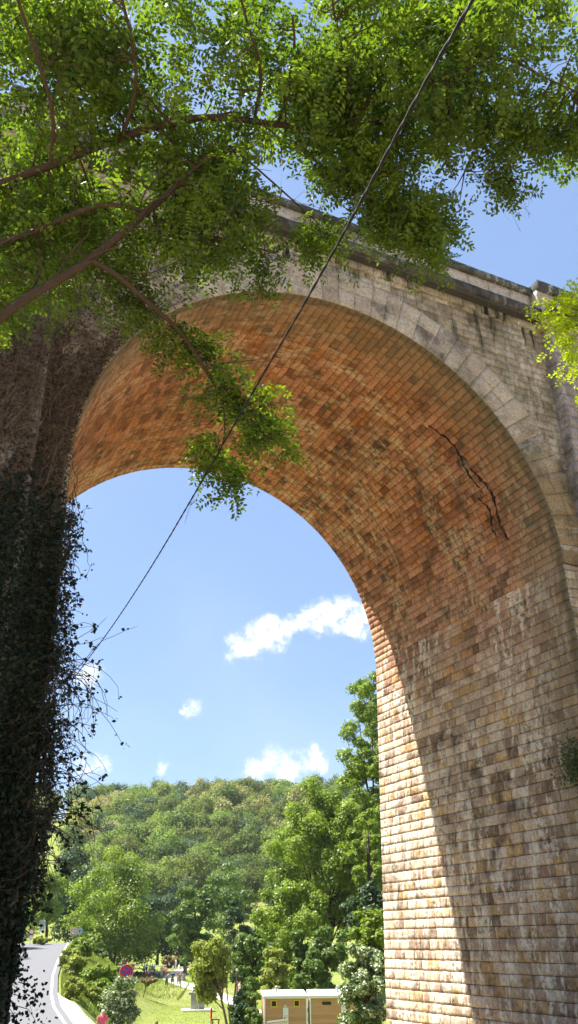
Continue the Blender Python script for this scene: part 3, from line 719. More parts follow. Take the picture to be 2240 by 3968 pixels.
# ------------------------------------------------------------------ the locust tree overhead
TX, TY = rd2w(-4.6, 7.6)
loc = thing('locust_tree', 'locust tree with feathery leaves reaching over the arch from the left', 'tree', (TX, TY, 0))
TO = np.array([TX, TY, 0.])
def loc_pts(pts, r0, r1):
    return [at(x, y, r0 + (r1 - r0) * i / max(1, len(pts) - 1)) for i, (x, y) in enumerate(pts)]
def smooth_poly(P, k=3):
    P = np.array(P)
    for _ in range(k):
        Q = [P[0]]
        for a, b_ in zip(P[:-1], P[1:]): Q += [a * .75 + b_ * .25, a * .25 + b_ * .75]
        Q.append(P[-1]); P = np.array(Q)
        if len(P) > 60: break
    return P
BR = [
 ([(-60, 495), (0, 460), (120, 410), (300, 340), (440, 300), (560, 295), (700, 315), (850, 325), (960, 310), (1030, 290), (1120, 300), (1200, 308), (1250, 285)], 8.6, 9.6, 24, 7, 5.2),
 ([(870, 320), (900, 275), (1000, 240), (1080, 215), (1160, 190), (1205, 140), (1185, 80), (1150, 20)], 9.2, 8.8, 15, 6, None),
 ([(1060, 225), (1110, 190), (1170, 150), (1210, 60), (1240, 0)], 9.0, 9.0, 8, 4, None),
 ([(-60, 635), (0, 610), (120, 560), (250, 515), (330, 522), (380, 540)], 8.4, 8.4, 18, 9, 4.6),
 ([(-80, 850), (0, 800), (90, 740), (200, 682), (300, 602), (370, 540), (430, 490), (490, 425), (550, 400), (640, 370)], 7.6, 9.0, 27, 9, 3.6),
 ([(420, 418), (470, 412), (540, 403)], 8.9, 8.9, 13, 9, None),
 ([(235, 655), (300, 690), (370, 755), (450, 830), (500, 900), (530, 950), (560, 1000)], 8.1, 8.4, 13, 7, None),
 ([(560, 1000), (562, 1060), (560, 1110), (530, 1180), (515, 1195)], 8.4, 8.5, 5, 2.5, None),
 ([(545, 975), (600, 985), (640, 1040), (655, 1090), (650, 1130)], 8.4, 8.3, 7, 2.5, None),
 ([(740, 360), (800, 410), (850, 450), (900, 495), (960, 540)], 9.0, 8.6, 9, 4, None),
 ([(560, 405), (590, 480), (605, 560), (640, 640), (665, 760)], 8.9, 8.5, 8, 2, None),
 ([(390, 545), (460, 580), (560, 600), (700, 640)], 8.6, 8.6, 8, 3, None),
 ([(735, 40), (742, 120), (720, 230), (700, 310)], 8.9, 9.1, 6, 8, None),
 ([(880, 310), (885, 220), (860, 120), (840, 20)], 9.2, 8.9, 8, 5, None),
 ([(640, 300), (660, 180), (620, 60), (600, -20)], 9.1, 8.6, 9, 5, None),
 ([(300, 340), (340, 220), (330, 100), (300, -20)], 8.8, 8.2, 10, 6, None),
 ([(120, 410), (130, 280), (90, 120), (40, -20)], 8.6, 8.0, 10, 6, None),
 ([(1200, 305), (1260, 330), (1300, 350), (1250, 400), (1270, 450)], 9.6, 9.4, 5, 2, None),
 ([(1170, 433), (1215, 435), (1250, 420)], 9.4, 9.4, 2.5, 2, None),
 ([(1205, 140), (1290, 150), (1380, 200), (1454, 230)], 8.9, 8.8, 6, 4, None),
 ([(620, 400), (700, 470), (800, 560), (850, 610)], 9.0, 8.6, 6, 2.5, None)]
allp = []
for pts, r0, r1, w0, w1, tz in BR:
    P = loc_pts(pts, r0, r1)
    if tz: P = [np.array([TX, TY, tz])] + P
    P = smooth_poly(P, 2)
    P = P + (vnoise(P * 1.3)[:, None] - .5) * .10
    rad = [(w0 + (w1 - w0) * i / (len(P) - 1)) * K / 2 * 8.8 / F_PX * .95 for i in range(len(P))]
    if len(P) > 8: rad = [q * (1 + .22 * (float(vnoise(np.array([[i * .7, tz or 1, w0]]))[0]) - .5)) for i, q in enumerate(rad)]
    m = MB(); m.tube(P - TO, rad, 8)
    for i in range(3, len(P) - 1, 3):
        a = P[i]; tg = unit(P[i + 1] - P[i - 1]); dv0 = unit(tg * .5 + RS.normal(size=3) * .7 + np.array([0, 0, .15])); seg = [a]; b0 = a
        for q in range(5): dv0 = unit(dv0 + RS.normal(size=3) * .28); b0 = b0 + dv0 * RS.uniform(.10, .20); seg.append(b0)
        r0_ = min(rad[i] * .4, .018); m.tube(np.array(seg) - TO, [r0_ * (1 - q / 6.5) for q in range(6)], 5, False)
        if RS.rand() < .6:
            d3 = unit(dv0 + RS.normal(size=3) * .6); m.tube([seg[2] - TO, seg[2] + d3 * .2 - TO, seg[2] + d3 * .42 + np.array([0, 0, -.05]) - TO], [r0_ * .5, r0_ * .35, .002], 4, False)
    m.build('branch', M['bark'], loc, smooth=True); allp.append(P)
m = MB(); m.tube([(0, 0, -.2), (.05, 0, 1.5), (0, .05, 3.2), (.1, 0, 5), (0, 0, 7.5), (.3, .2, 10)], [.30, .24, .22, .18, .13, .06], 12); m.build('trunk', M['bark'], loc, smooth=True)
allp = np.concatenate(allp)
# a spray = a twig end carrying a handful of feather-shaped leaves
def poly_in(px, py, poly):
    c = False; n = len(poly)
    for i in range(n):
        x1, y1 = poly[i]; x2, y2 = poly[(i + 1) % n]
        if (y1 > py) != (y2 > py) and px < (x2 - x1) * (py - y1) / (y2 - y1) + x1: c = not c
    return c
def sprays(pos, rs, nleaf=(5, 9), spread=.30, L=(.15, .25), leafl=.069, droop=.5, twigs=None):
    Vs = []; tints = []
    for p in pos:
        k = rs.randint(*nleaf); sz_ = rs.uniform(.72, 1.35); tb = rs.normal() * .16
        tw = unit(rs.normal(size=3) * np.array([1, 1, .35]))
        for j in range(k):
            o = p + tw * (j / k - .5) * spread * 1.6 + rs.normal(size=3) * spread * .22
            dr = unit(rs.normal(size=3) * np.array([1, 1, .4]) + np.array([0, 0, -droop])); Ln = rs.uniform(*L) * sz_
            sd = unit(np.cross(dr, rs.normal(size=3) * .5 + np.array([0, 0, 1])))
            m_ = rs.randint(5, 8)
            t = np.linspace(.15, .95, m_); cur = np.array([0, 0, -.25]) * Ln
            c0 = o + dr * (t * Ln)[:, None] + cur * (t ** 2)[:, None]
            nr = unit(np.cross(dr, sd))
            for q in (-1, 1):
                ax = unit(sd * q + dr * .25 + rs.normal(size=(m_, 3)) * .16 + np.array([0, 0, -.15]))
                ll = leafl * sz_ * rs.uniform(.8, 1.15, m_) * (1 - .25 * t)
                bx = unit(np.cross(ax, nr + rs.normal(size=(m_, 3)) * .3))
                Vs.append(diamonds(c0 + ax * (ll * .6)[:, None], ax, bx, ll, ll * .50)); tints.append(np.clip(.45 + tb + rs.normal(size=m_) * .14, 0, 1))
            Vs.append(diamonds((o + dr * Ln * 1.08 + cur)[None], dr[None], sd[None], [leafl], [leafl * .46])); tints.append([.5])
            if twigs is not None and j % 3 == 0: twigs.append((p, o + dr * Ln * .5))
    return np.concatenate(Vs), np.concatenate(tints)
PG = [
 ([(-60, -60), (1500, -60), (1500, 330), (1400, 350), (1300, 320), (1150, 290), (1000, 340), (720, 370), (600, 430), (520, 470), (330, 560), (200, 640), (60, 740), (-60, 780)], 1020, (8.7, 11.0)),
 ([(720, 360), (1000, 330), (1150, 310), (1165, 400), (1100, 450), (1000, 470), (930, 520), (860, 520), (760, 450)], 95, (8.6, 9.6)),
 ([(930, 480), (1060, 470), (1130, 520), (1135, 600), (1070, 640), (960, 600), (915, 540)], 95, (8.3, 9.0)),
 ([(1200, 280), (1500, 280), (1500, 370), (1400, 378), (1320, 350), (1230, 320)], 75, (8.8, 9.6)),
 ([(1222, 380), (1290, 400), (1305, 455), (1285, 490), (1262, 480), (1225, 430)], 20, (9.3, 9.5)),
 ([(420, 430), (560, 430), (660, 470), (735, 600), (650, 650), (560, 640), (460, 700), (400, 620)], 88, (8.2, 9.3)),
 ([(-60, 560), (60, 500), (300, 520), (400, 560), (420, 660), (300, 700), (130, 780), (-60, 800)], 120, (8.2, 9.6)),
 ([(265, 655), (330, 690), (430, 780), (500, 830), (545, 880), (565, 940), (535, 950), (485, 890), (400, 820), (300, 740)], 46, (8.3, 8.7)),
 ([(530, 925), (580, 910), (640, 950), (690, 985), (685, 1060), (650, 1080), (600, 1010), (555, 990)], 32, (8.4, 8.8)),
 ([(505, 1115), (555, 1085), (600, 1120), (605, 1175), (530, 1185)], 20, (8.4, 8.7)),
 ([(635, 1060), (685, 1060), (690, 1130), (655, 1150)], 14, (8.3, 8.6)),
 ([(540, 1180), (610, 1180), (610, 1230), (550, 1225)], 8, (8.3, 8.5)),
 ([(650, 640), (690, 640), (690, 780), (655, 780)], 10, (8.4, 8.6)),
 ([(740, 540), (830, 560), (880, 640), (840, 660), (750, 590)], 16, (8.5, 8.8))]
HOLES = [([(430, 45), (520, 30), (600, 80), (560, 150), (500, 120), (470, 70)], .94), ([(440, 400), (480, 440), (440, 470), (410, 450)], .6), ([(520, 190), (620, 170), (640, 260), (540, 240)], .4),
         ([(690, 430), (760, 400), (800, 470), (870, 560), (740, 530)], .93), ([(640, 500), (740, 540), (760, 640), (660, 640)], .6), ([(1220, 160), (1454, 120), (1454, 300), (1250, 300)], .30), ([(1190, 60), (1290, 40), (1330, 110), (1230, 130)], .5), ([(650, 120), (730, 90), (760, 200), (680, 230)], .5), ([(1180, 330), (1280, 330), (1230, 380)], .9), ([(280, 240), (400, 200), (430, 260), (330, 300)], .45), ([(830, 130), (900, 110), (930, 210), (850, 220)], .35)]
rs = np.random.RandomState(12); pos = []; twig = []
nbig = 0
for poly, n, (ra, rb) in PG:
    xs = [p[0] for p in poly]; ys = [p[1] for p in poly]; k = 0; tries = 0
    while k < n and tries < n * 30:
        tries += 1
        x, y = rs.uniform(min(xs), max(xs)), rs.uniform(min(ys), max(ys))
        if not poly_in(x, y, poly): continue
        if any(poly_in(x, y, h) and rs.rand() < q for h, q in HOLES): continue
        if n > 400 and vnoise(np.array([[x * .012, y * .012, 4.4]]))[0] < .37 + .22 * rs.rand() : continue
        rg_ = rs.uniform(ra, rb); q_ = 4 if n > 400 else 2
        if n > 400: nbig += q_
        for _ in range(q_):
            pos.append(at(x, y, rg_) + rs.normal(size=3) * (.16 if n > 400 else .08)); k += 1
pos = np.array(pos)
NB = sum(1 for _ in pos) if False else nbig
V, ti = sprays(pos[:NB], rs, twigs=twig)
Vb, tb_ = sprays(pos[NB:], rs, nleaf=(4, 8), spread=.16, leafl=.058, twigs=twig)
V = np.concatenate([V, Vb]); ti = np.concatenate([ti, tb_])
leafmesh('crown', V - TO, M['locust'], loc, ti)
m = MB(); 
for k in range(0, len(pos)):
    p = pos[k]; q = allp[np.argmin(((allp - p) ** 2).sum(1))]
    if np.linalg.norm(p - q) > 1.0 or rs.rand() > .5: continue
    mid = (p + q) / 2 + rs.normal(size=3) * .06
    m.tube([q - TO, mid - TO, p - TO], [.009, .006, .003], 3, False)
m.build('twigs', M['bark'], loc)
print('locust faces', len(V) // 4)
# ---- second tree: yellow green foliage entering on the right
TX2, TY2 = rd2w(5.6, 8.6)
lt2 = thing('locust_tree', 'sunlit yellow green tree whose leaf tips enter at the right edge', 'tree', (TX2, TY2, 0)); T2 = np.array([TX2, TY2, 0.])
m = MB(); m.tube([(0, 0, -.2), (0, .1, 2), (.1, 0, 4), (.1, .1, 6)], [.16, .13, .1, .05], 8); m.build('trunk', M['bark'], lt2, smooth=True)
pos2 = []
for poly, n in (([(1340, 785), (1400, 745), (1454, 735), (1560, 720), (1560, 860), (1454, 865), (1390, 860), (1372, 810)], 46), ([(1520, 560), (2000, 560), (2000, 1080), (1520, 1080)], 170), ([(1440, 880), (1560, 870), (1560, 980), (1450, 960)], 14)):
    k = 0; xs = [p[0] for p in poly]; ys = [p[1] for p in poly]
    while k < n:
        x, y = rs.uniform(min(xs), max(xs)), rs.uniform(min(ys), max(ys))
        if poly_in(x, y, poly): pos2.append(at(x, y, rs.uniform(8.9, 9.5 if x < 1500 else 10.6))); k += 1
pos2 = np.array(pos2)
V2, t2 = sprays(pos2, rs, nleaf=(6, 10), spread=.24, L=(.10, .16), leafl=.045, droop=.2)
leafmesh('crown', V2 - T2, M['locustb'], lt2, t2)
m = MB()
c2 = at(1500, 800, 9.2) - T2; m.tube([(0, 0, 4), (c2 + np.array([0, 0, 4])) / 2 + np.array([0, 0, .2]), c2, at(1400, 790, 9.2) - T2], [.05, .035, .02, .008], 6)
for p in pos2[::2]:
    if np.linalg.norm(p - T2 - c2) < 1.6: m.tube([c2, p - T2], [.006, .003], 3, False)
    else: m.tube([(.1, .1, 5.2), (p - T2) * .5 + np.array([0, 0, 2.9]), p - T2], [.02, .012, .004], 4, False)
m.build('branch', M['bark'], lt2, smooth=True)

# ------------------------------------------------------------------ ivy on the left pier
ivy = thing('ivy', 'dark ivy with tangled hanging stems covering the left pier', 'ivy', (-7.2, YN - .1, -1))
IO = np.array([-7.2, YN - .1, -1.])
rs = np.random.RandomState(44); st_m = MB(); LP = []; LN = []
def corner_x(z): return -6.0 - HB * (z - ZS)
# wall cover, thickened to darken the shaded pier face
n = 62000
x = -6.0 - rs.rand(n) * 3.1; z = rs.uniform(-1.5, 10.0, n)
dens = np.clip(1.5 - (z - 2.5) * .13, .5, 1) * (1 - .8 * sm(z, 7.6, 9.6)) ; keep = rs.rand(n) < dens
keep &= vnoise(st(x * 1.2, z * .8, x * 0 + 1)) + .55 * dens > .62
x, z = x[keep], z[keep]
dep = .06 + .55 * vnoise(st(x * 1.4, z * 1.1, x * 0 + 7)) * np.clip(1.25 - z * .12, .1, 1)
pil = (np.abs(x + 7.5) < .95) * .36
y = yn_(z) - pil - dep * rs.uniform(.5, 1.05, len(x))
LP.append(st(x, y, z)); LN.append(np.tile([0, -1, .35], (len(x), 1)))
# bulk hanging past the corner, profile read from the silhouette
prof_z = []; prof_e = []
for yy, ex in ((1440, 8), (1500, 8), (1560, 18), (1620, 40), (1680, 70), (1740, 95), (1800, 62), (1850, 60), (1900, 60), (1960, 58), (2020, 70), (2080, 92), (2130, 72), (2180, 40), (2240, 24), (2300, 14), (2360, 6), (2420, 4), (2500, 3), (2576, 3)):
    v = ray(140 - (yy - 1553) * .084, yy); t = (YN - .3) / v[1]; prof_z.append(CAM[2] + v[2] * t); prof_e.append(ex * K * 15.5 / 3300)
prof_z = np.array(prof_z)[::-1]; prof_e = np.array(prof_e)[::-1]
n = 13000; z = rs.uniform(prof_z[0], prof_z[-1], n); e = np.interp(z, prof_z, prof_e)
q = rs.rand(n); dens = np.clip(1 - (z - 4.5) * .22, .05, 1) * (1 - q ** 2 * .8)
clump = vnoise(st(q * 3, z * 2.3, z * 0 + 2.))
keep = (rs.rand(n) < dens) & (clump > .30 + .28 * q)
z, e, q = z[keep], e[keep], q[keep]
x = corner_x(z) + q * e * .72 - .05; y = YN - .15 + rs.uniform(-.35, .5, len(z))
LP.append(st(x, y, z)); LN.append(st(np.ones(len(z)), -np.ones(len(z)), .3 * np.ones(len(z))))
# hanging and arching stems
for k in range(620):
    z0 = rs.uniform(prof_z[0] + .5, 8.6); e = np.interp(z0, prof_z, prof_e)
    p = np.array([corner_x(z0) - .05, YN - rs.uniform(0, .4), z0]); L = rs.uniform(.4, 1.3) * (e * 1.5 + .08 + .22 * min(1, max(0, (z0 - 2.2) / 2))); dirv = unit(np.array([1.0, -.3 + rs.normal() * .4, rs.uniform(-.5, .8)]))
    pts = [p.copy()]; 
    for i in range(9):
        dirv = unit(dirv + rs.normal(size=3) * .28 + np.array([-.10, 0, -.17])); p = p + dirv * L / 7; pts.append(p.copy())
    st_m.tube([a - IO for a in pts], [.007 * (1 - i / 11) + .0022 for i in range(10)], 3, False)
    m_ = rs.randint(0, 4)
    for _ in range(m_):
        c = pts[rs.randint(4, 10)]; j = rs.randint(2, 6)
        LP.append(c + rs.normal(size=(j, 3)) * .035); LN.append(np.tile([0, -1, .5], (j, 1)))
for k in range(9):    # long hanging strings off the vault edge, upper part
    z0 = rs.uniform(7.4, 9.3) if k else 9.65; p = np.array([-5.98 + rs.uniform(0, .12), YN - .12, z0]); pts = [p.copy()]
    for i in range(14):
        p = p + np.array([rs.normal() * .035 + .012, rs.normal() * .03, -rs.uniform(.08, .2)]); pts.append(p.copy())
    st_m.tube([a - IO for a in pts], [.009 * (1 - i / 20) for i in range(15)], 4, False)
    for _ in range(5):
        c = pts[rs.randint(8, 15)]; LP.append(c + rs.normal(size=(3, 3)) * .05); LN.append(np.tile([0, -1, .5], (3, 1)))
# climbing stems on the face
for k in range(60):
    p = np.array([-6.1 - rs.rand() * 2.2, 0, rs.uniform(-1, 4)]); L = rs.uniform(2, 6); pts = []
    sx = rs.normal() * .08
    for i in range(16):
        pil = .36 if abs(p[0] + 7.5) < .85 else 0
        pts.append(np.array([p[0], yn_(p[2]) - pil - .06, p[2]])); p = p + np.array([sx + rs.normal() * .05, 0, L / 16])
        p[0] = min(p[0], corner_x(p[2]) - .03)
    st_m.tube([a - IO for a in pts], [.022 * (1 - i / 22) for i in range(16)], 4, False)
# loose leafy ends at the foot, in front of the road
for x0, y0, n in ((60, 2478, 26), (90, 2500, 22), (75, 2530, 26), (45, 2455, 30), (85, 2560, 20), (40, 2560, 24), (50, 2500, 26)):
    c = at(x0, y0, 15.0); LP.append(c + rs.normal(size=(n, 3)) * np.array([.12, .12, .13])); LN.append(np.tile([0, -1, .6], (n, 1)))
    st_m.tube([at(x0 - 45, y0 - 30, 15.1) - IO, at(x0 - 15, y0 - 22, 15) - IO, c - IO, at(x0 + 8, y0 + 22, 15) - IO], [.008, .006, .004, .002], 3, False)
P = np.concatenate(LP); Nn = np.concatenate(LN).astype(float)
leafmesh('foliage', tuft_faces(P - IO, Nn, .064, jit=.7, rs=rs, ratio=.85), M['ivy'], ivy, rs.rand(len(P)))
st_m.build('stem', M['ivystem'], ivy)
# dead vines over the left spandrel
dv = thing('dead_vine', 'bare brown climbing vines spreading over the upper left wall', 'vine', (-8, YN - .1, 8)); DO = np.array([-8, YN - .1, 8.])
m = MB(); DL = []
for k in range(170):
    p = np.array([rs.uniform(-9.5, -6.2), 0, rs.uniform(7.0, 11.0)]); a = rs.uniform(.9, 1.75); L = rs.uniform(2.5, 6.5); pts = []
    for i in range(22):
        if p[2] <= ZS: p[0] = min(p[0], -6.12)
        rr = math.hypot(p[0], p[2] - ZS)
        if rr < S + .12 and p[2] > ZS: p[:] = p * 1.0; p[0] = p[0] / rr * (S + .12); p[2] = ZS + (p[2] - ZS) / rr * (S + .12)
        pil = .36 if abs(p[0] + 7.5) < .8 else 0
        pts.append(np.array([p[0], YN - .075 - pil, p[2]])); a += rs.normal() * .12 - .01
        p = p + np.array([math.cos(a), 0, math.sin(a)]) * L / 22
        if p[2] > 17.1: break
    if len(pts) > 4:
        w = rs.choice([.03, .018, .012, .009])
        m.tube([q - DO for q in pts], [w * (1 - i / 26) for i in range(len(pts))], 4, False)
        for q in pts[2:]:
            if rs.rand() < .9: DL.append(q + rs.normal(size=(7, 3)) * np.array([.15, .03, .15]))
m.build('stem', M['vine'], dv)
DL = np.concatenate(DL); DL = DL[(np.hypot(DL[:, 0], DL[:, 2] - ZS) > S + .02) & (DL[:, 0] < -.5) & ((DL[:, 2] > ZS) | (DL[:, 0] < -6.02))]; DL[:, 1] = np.minimum(DL[:, 1], YN - .07)
leafmesh('foliage', tuft_faces(DL - DO, np.tile([0., -1, .2], (len(DL), 1)), .06, jit=.8, rs=rs), M['deadleaf'], dv, rs.rand(len(DL)))
# fern in the right pier
f = thing('wall_fern', 'small dark fern growing from the right pier masonry', 'fern', (5.9, YN + .35, 5.4)); c = at(1448, 1900, 20.6)
c = np.array([5.9, 0, 0]); v = ray(1450, 1905); t = (5.86 - CAM[0]) / v[0]; c = CAM + v * t; f.location = c
n = 700; P = rs.normal(size=(n, 3)) * np.array([.10, .22, .30]) + np.array([-.12, 0, -.15])
leafmesh('foliage', tuft_faces(P, P + np.array([-.3, 0, 0]), .09, rs=rs, ratio=.4), M['leafC'], f, rs.rand(n))
m = MB()
for k in range(14): m.tube([(0.05, 0, 0), P[k] * .6, P[k]], [.008, .006, .003], 3, False)
m.build('stem', M['vine'], f)

# ------------------------------------------------------------------ cable
wp = [(1500, -560), (1190, 0), (1065, 214), (909, 506), (780, 740), (650, 962), (520, 1190), (390, 1413), (286, 1572), (214, 1668), (149, 1757)]
i0, i1 = 1 / 3.0, 1 / 15.2
pts = []
for x, y in wp:
    t = (y - 0) / 1757.0; pts.append(at(x, y, 1 / max(.05, (i0 + (i1 - i0) * t))))
pts = smooth_poly(pts, 2)
cab = thing('overhead_cable', 'black twisted overhead cable running diagonally across the whole arch', 'cable', pts[-1])
m = MB(); O = np.array(pts[-1])
for ph in (0, PI):
    Q = []; L = 0; T = []
    dense = []
    for a, b_ in zip(pts[:-1], pts[1:]):
        k = max(2, int(np.linalg.norm(b_ - a) / .045))
        for i in range(k): dense.append(a + (b_ - a) * i / k)
    dense = np.array(dense); s = 0
    for i, p in enumerate(dense):
        if i: s += np.linalg.norm(dense[i] - dense[i - 1])
        a = s * 2 * PI / .30 + ph
        Q.append(p - O + .003 * np.array([math.cos(a), .3 * math.cos(a), math.sin(a)]))
    m.tube(Q, .0048, 5)
m.build('strand', M['rubber'], cab, smooth=True)

# ------------------------------------------------------------------ cabins
def facing(p): 
    v = np.array([CAM[0] - p[0], CAM[1] - p[1]]); return v / np.linalg.norm(v)
CABD = 54.0
def cabin(x0, x1, ytop, label, kind):
    a = atd(x0, ytop, CABD, False); b_ = atd(x1, ytop, CABD, False)
    w = np.linalg.norm((b_ - a)[:2]); ang = math.atan2(b_[1] - a[1], b_[0] - a[0])
    mid = (a + b_) / 2; ztop = a[2]; gz = float(zg(mid[0], mid[1])) - .05; H = ztop - gz; dp = 2.3
    t = thing('wooden_cabin', label, 'cabin', (mid[0], mid[1], gz), ang + (.10 if kind == 0 else .03), 'wooden cabins at the lawn edge')
    m = MB(); m.box((0, dp / 2, H / 2), (w - .1, dp - .1, H)); m.build('wall', M['boards'], t)
    m = MB()
    for sx in (-1, 1):
        for yy in (0.02, dp - .02): m.box((sx * (w / 2 - .03), yy, H / 2), (.07, .07, H + .01))
    m.box((0, -.0, H - .04), (w - .14, .05, .08)); m.build('corner_trim', M['white'], t)
    m = MB(); m.add([(-w / 2 - .06, -.12, H + .0), (w / 2 + .06, -.12, H), (w / 2 + .06, dp + .1, H + .16), (-w / 2 - .06, dp + .1, H + .16), (-w / 2 - .06, -.12, H + .07), (w / 2 + .06, -.12, H + .07), (w / 2 + .06, dp + .1, H + .25), (-w / 2 - .06, dp + .1, H + .25)], [(0, 3, 2, 1), (4, 5, 6, 7), (0, 1, 5, 4), (1, 2, 6, 5), (2, 3, 7, 6), (3, 0, 4, 7)]); m.build('roof', M['white'], t)
    m = MB(); vx = -w * .18 if kind == 0 else w * .02; m.lathe((vx, dp * .5, H + .1), [(.05, 0), (.05, .22), (.11, .24), (.11, .30), (.05, .32), (.09, .36), (.02, .42)], 12); m.build('vent_pipe', M['grey'], t, smooth=False)
    if kind == 0:
        for q in (-.275, .26):
            wn = MB(); cx, cz = q * w, H - .32
            for dx, dz, sx, sz in ((-.15, 0, .05, .35), (.15, 0, .05, .35), (0, .15, .26, .05), (0, -.15, .26, .05)): wn.box((cx + dx, -.0 + .03, cz + dz), (sx, .07, sz))
            fr_ = wn.build('window', M['yellow'], t); pn = MB(); pn.box((cx, .045, cz), (.26, .02, .26)); pn.build('pane', M['dark'], fr_)
        m = MB(); m.box((.0, .03, H - .60 - .55), (.30, .05, 1.25)); nb = m.build('notice_board', M['white'], t)
        m = MB(); m.box((-.02, .03, H - .45), (.16, .05, .14)); m.build('small_plate', M['cream'], t)
        m = MB()
        for k, (zz, ww) in enumerate(((-.92, .20), (-1.0, .14))): m.box((.0, .002, H + zz), (ww, .012, .022))
        for k in range(4): m.box((-.07 + .05 * k, .002, H - 1.20), (.014, .012, .13))
        m.build('lettering', M['greystone'], nb)
    else:
        m = MB(); m.box((-.42 * w / 2 + .02, .03, H - .33), (.50, .06, .15)); m.build('name_plate', M['dark'], t)
        m = MB(); m.box((.30, .03, H - .50 - .55), (.28, .05, 1.2)); nb = m.build('notice_board', M['white'], t)
        m = MB(); m.box((.28, .03, H - .38), (.26, .05, .12)); m.build('small_plate', M['panelgreen'], t)
        m = MB()
        for k, (zz, ww) in enumerate(((-.68, .14), (-.90, .18), (-.95, .12), (-1.15, .12), (-1.4, .16))): m.box((.30, .002, H + zz), (ww, .012, .025))
        m.build('lettering', M['greystone'], nb)
    return t, ang, w, H
cabin(1024, 1190, 3864, 'left wooden cabin with two small yellow framed windows', 0)
cabin(1200, 1420, 3862, 'right wooden cabin with dark name plate, half behind the shrub', 1)
p0 = atd(1034, 3960, 52.2, False); p1 = atd(1112, 3950, 52.2, False); gz = float(zg(*p0[:2]))
t = thing('barrier', 'low timber and cream board barrier in front of the left cabin', 'fence', (p0[0], p0[1], gz))
O = np.array([p0[0], p0[1], gz]); m = MB(); ang = math.atan2(p1[1] - p0[1], p1[0] - p0[0])
w = np.linalg.norm((p1 - p0)[:2]); 
for k in (.12, .88):
    q = p0 + (p1 - p0) * k; mm = MB(); mm.box((q[0] - O[0], q[1] - O[1], (q[2] - gz) / 2 + .03), (.10, .10, q[2] - gz + .12), ang); mm.build('post', M['timber'], t)
mm = MB(); a = p0 - O; b_ = p1 - O; nv = np.array([math.sin(ang), -math.cos(ang), 0]) * .07
def slab(mm, a, b_, z0, z1, nv, th=.03):
    q = nv / np.linalg.norm(nv) * th
    P = [a + nv, b_ + nv, b_ + nv + q, a + nv + q]; mm.add([(*(p[:2]), p[2] + z0) for p in P] + [(*(p[:2]), p[2] + z1) for p in P], [(0, 3, 2, 1), (4, 5, 6, 7), (0, 1, 5, 4), (1, 2, 6, 5), (2, 3, 7, 6), (3, 0, 4, 7)])
slab(mm, a, b_, -.05, .03, nv); mm.build('rail', M['white'], t)
mm = MB(); slab(mm, a, b_, -.8, -.08, nv); mm.build('panel', M['cream'], t)

# ------------------------------------------------------------------ stone barbecue-like monument
b0 = hit(765, 3918, False); fx = facing(b0); rz = math.atan2(fx[1], fx[0]) + PI / 2
mo = thing('stone_monument', 'grey stone block with a wide stepped cap on a pale slab on the lawn', 'monument', b0, rz)
ds_ = 82 / 82
m = MB(); m.box((0, 0, .06), (2.6, 1.9, .14)); m.build('base_slab', M['pathm'], mo)
for sx in (-1, 1):
    m = MB(); m.box((sx * .32, 0, .65), (.50, .62, 1.08)); m.build('pillar', M['greystone'], mo, bevel=.03)
m = MB(); m.box((0, 0, .6), (.10, .2, .95)); m.build('middle_post', M['white'], mo)
m = MB(); m.box((0, 0, 1.28), (1.55, .9, .20)); m.build('cap_slab', M['greystone'], mo, bevel=.04)
m = MB(); m.add([(-.5, -.3, 1.39), (.5, -.3, 1.39), (.5, .3, 1.39), (-.5, .3, 1.39), (-.38, -.25, 1.62), (.38, -.25, 1.62), (.38, .25, 1.62), (-.38, .25, 1.62)], [(0, 1, 5, 4), (1, 2, 6, 5), (2, 3, 7, 6), (3, 0, 4, 7)]); m.box((0, 0, 1.68), (.98, .66, .12)); m.build('crest', M['greystone'], mo)
m = MB(); m.box((-.12, -.29, 1.50), (.12, .04, .10)); m.box((.12, -.29, 1.50), (.12, .04, .10)); m.build('carved_mark', M['dark'], mo)
# ------------------------------------------------------------------ signs
def sign_frame(px, py, d, v=False):
    p = atd(px, py, d, v); f = facing(p); g = float(zg(p[0], p[1])); return p, f, g
def post(t, h, r=.03, mat='grey'):
    m = MB(); m.tube([(0, 0, -.2), (0, 0, h)], r, 10); return m.build('post', M[mat], t, smooth=True)
p, f, gz = sign_frame(490, 3766, 46.6)
t = thing('no_stopping_sign', 'round red and blue no stopping sign half hidden by a shrub', 'road sign', (p[0], p[1], gz)); h = p[2] - gz
post(t, h + .2); fv = (f[0], f[1], 0); cc = np.array([0, 0, h])
def off(c, f, k): return (c[0] + f[0] * k, c[1] + f[1] * k, c[2])
m = MB(); m.disc(off(cc, f, .035), .345, .03, fv, 32); pl = m.build('rim', M['white'], t)
m = MB(); m.disc(off(cc, f, .058), .325, .012, fv, 32); m.build('red_ring', M['red'], t)
m = MB(); m.disc(off(cc, f, .068), .215, .012, fv, 32); m.build('blue_disc', M['blue'], t)
m = MB(); sd = np.array([-f[1], f[0]])
for q in (-1, 1):
    P = []
    for a, b2 in ((-.24, -.035), (.24, -.035), (.24, .035), (-.24, .035)):
        u = (a - b2 * q) * .7071; w_ = (a * q + b2) * .7071
        P.append((sd[0] * u, sd[1] * u, h + w_))
    m.add([(x_ + f[0] * (.078 + .003 * q), y_ + f[1] * (.078 + .003 * q), z_) for x_, y_, z_ in P], [(0, 1, 2, 3)])
m.build('red_cross', M['red'], t)
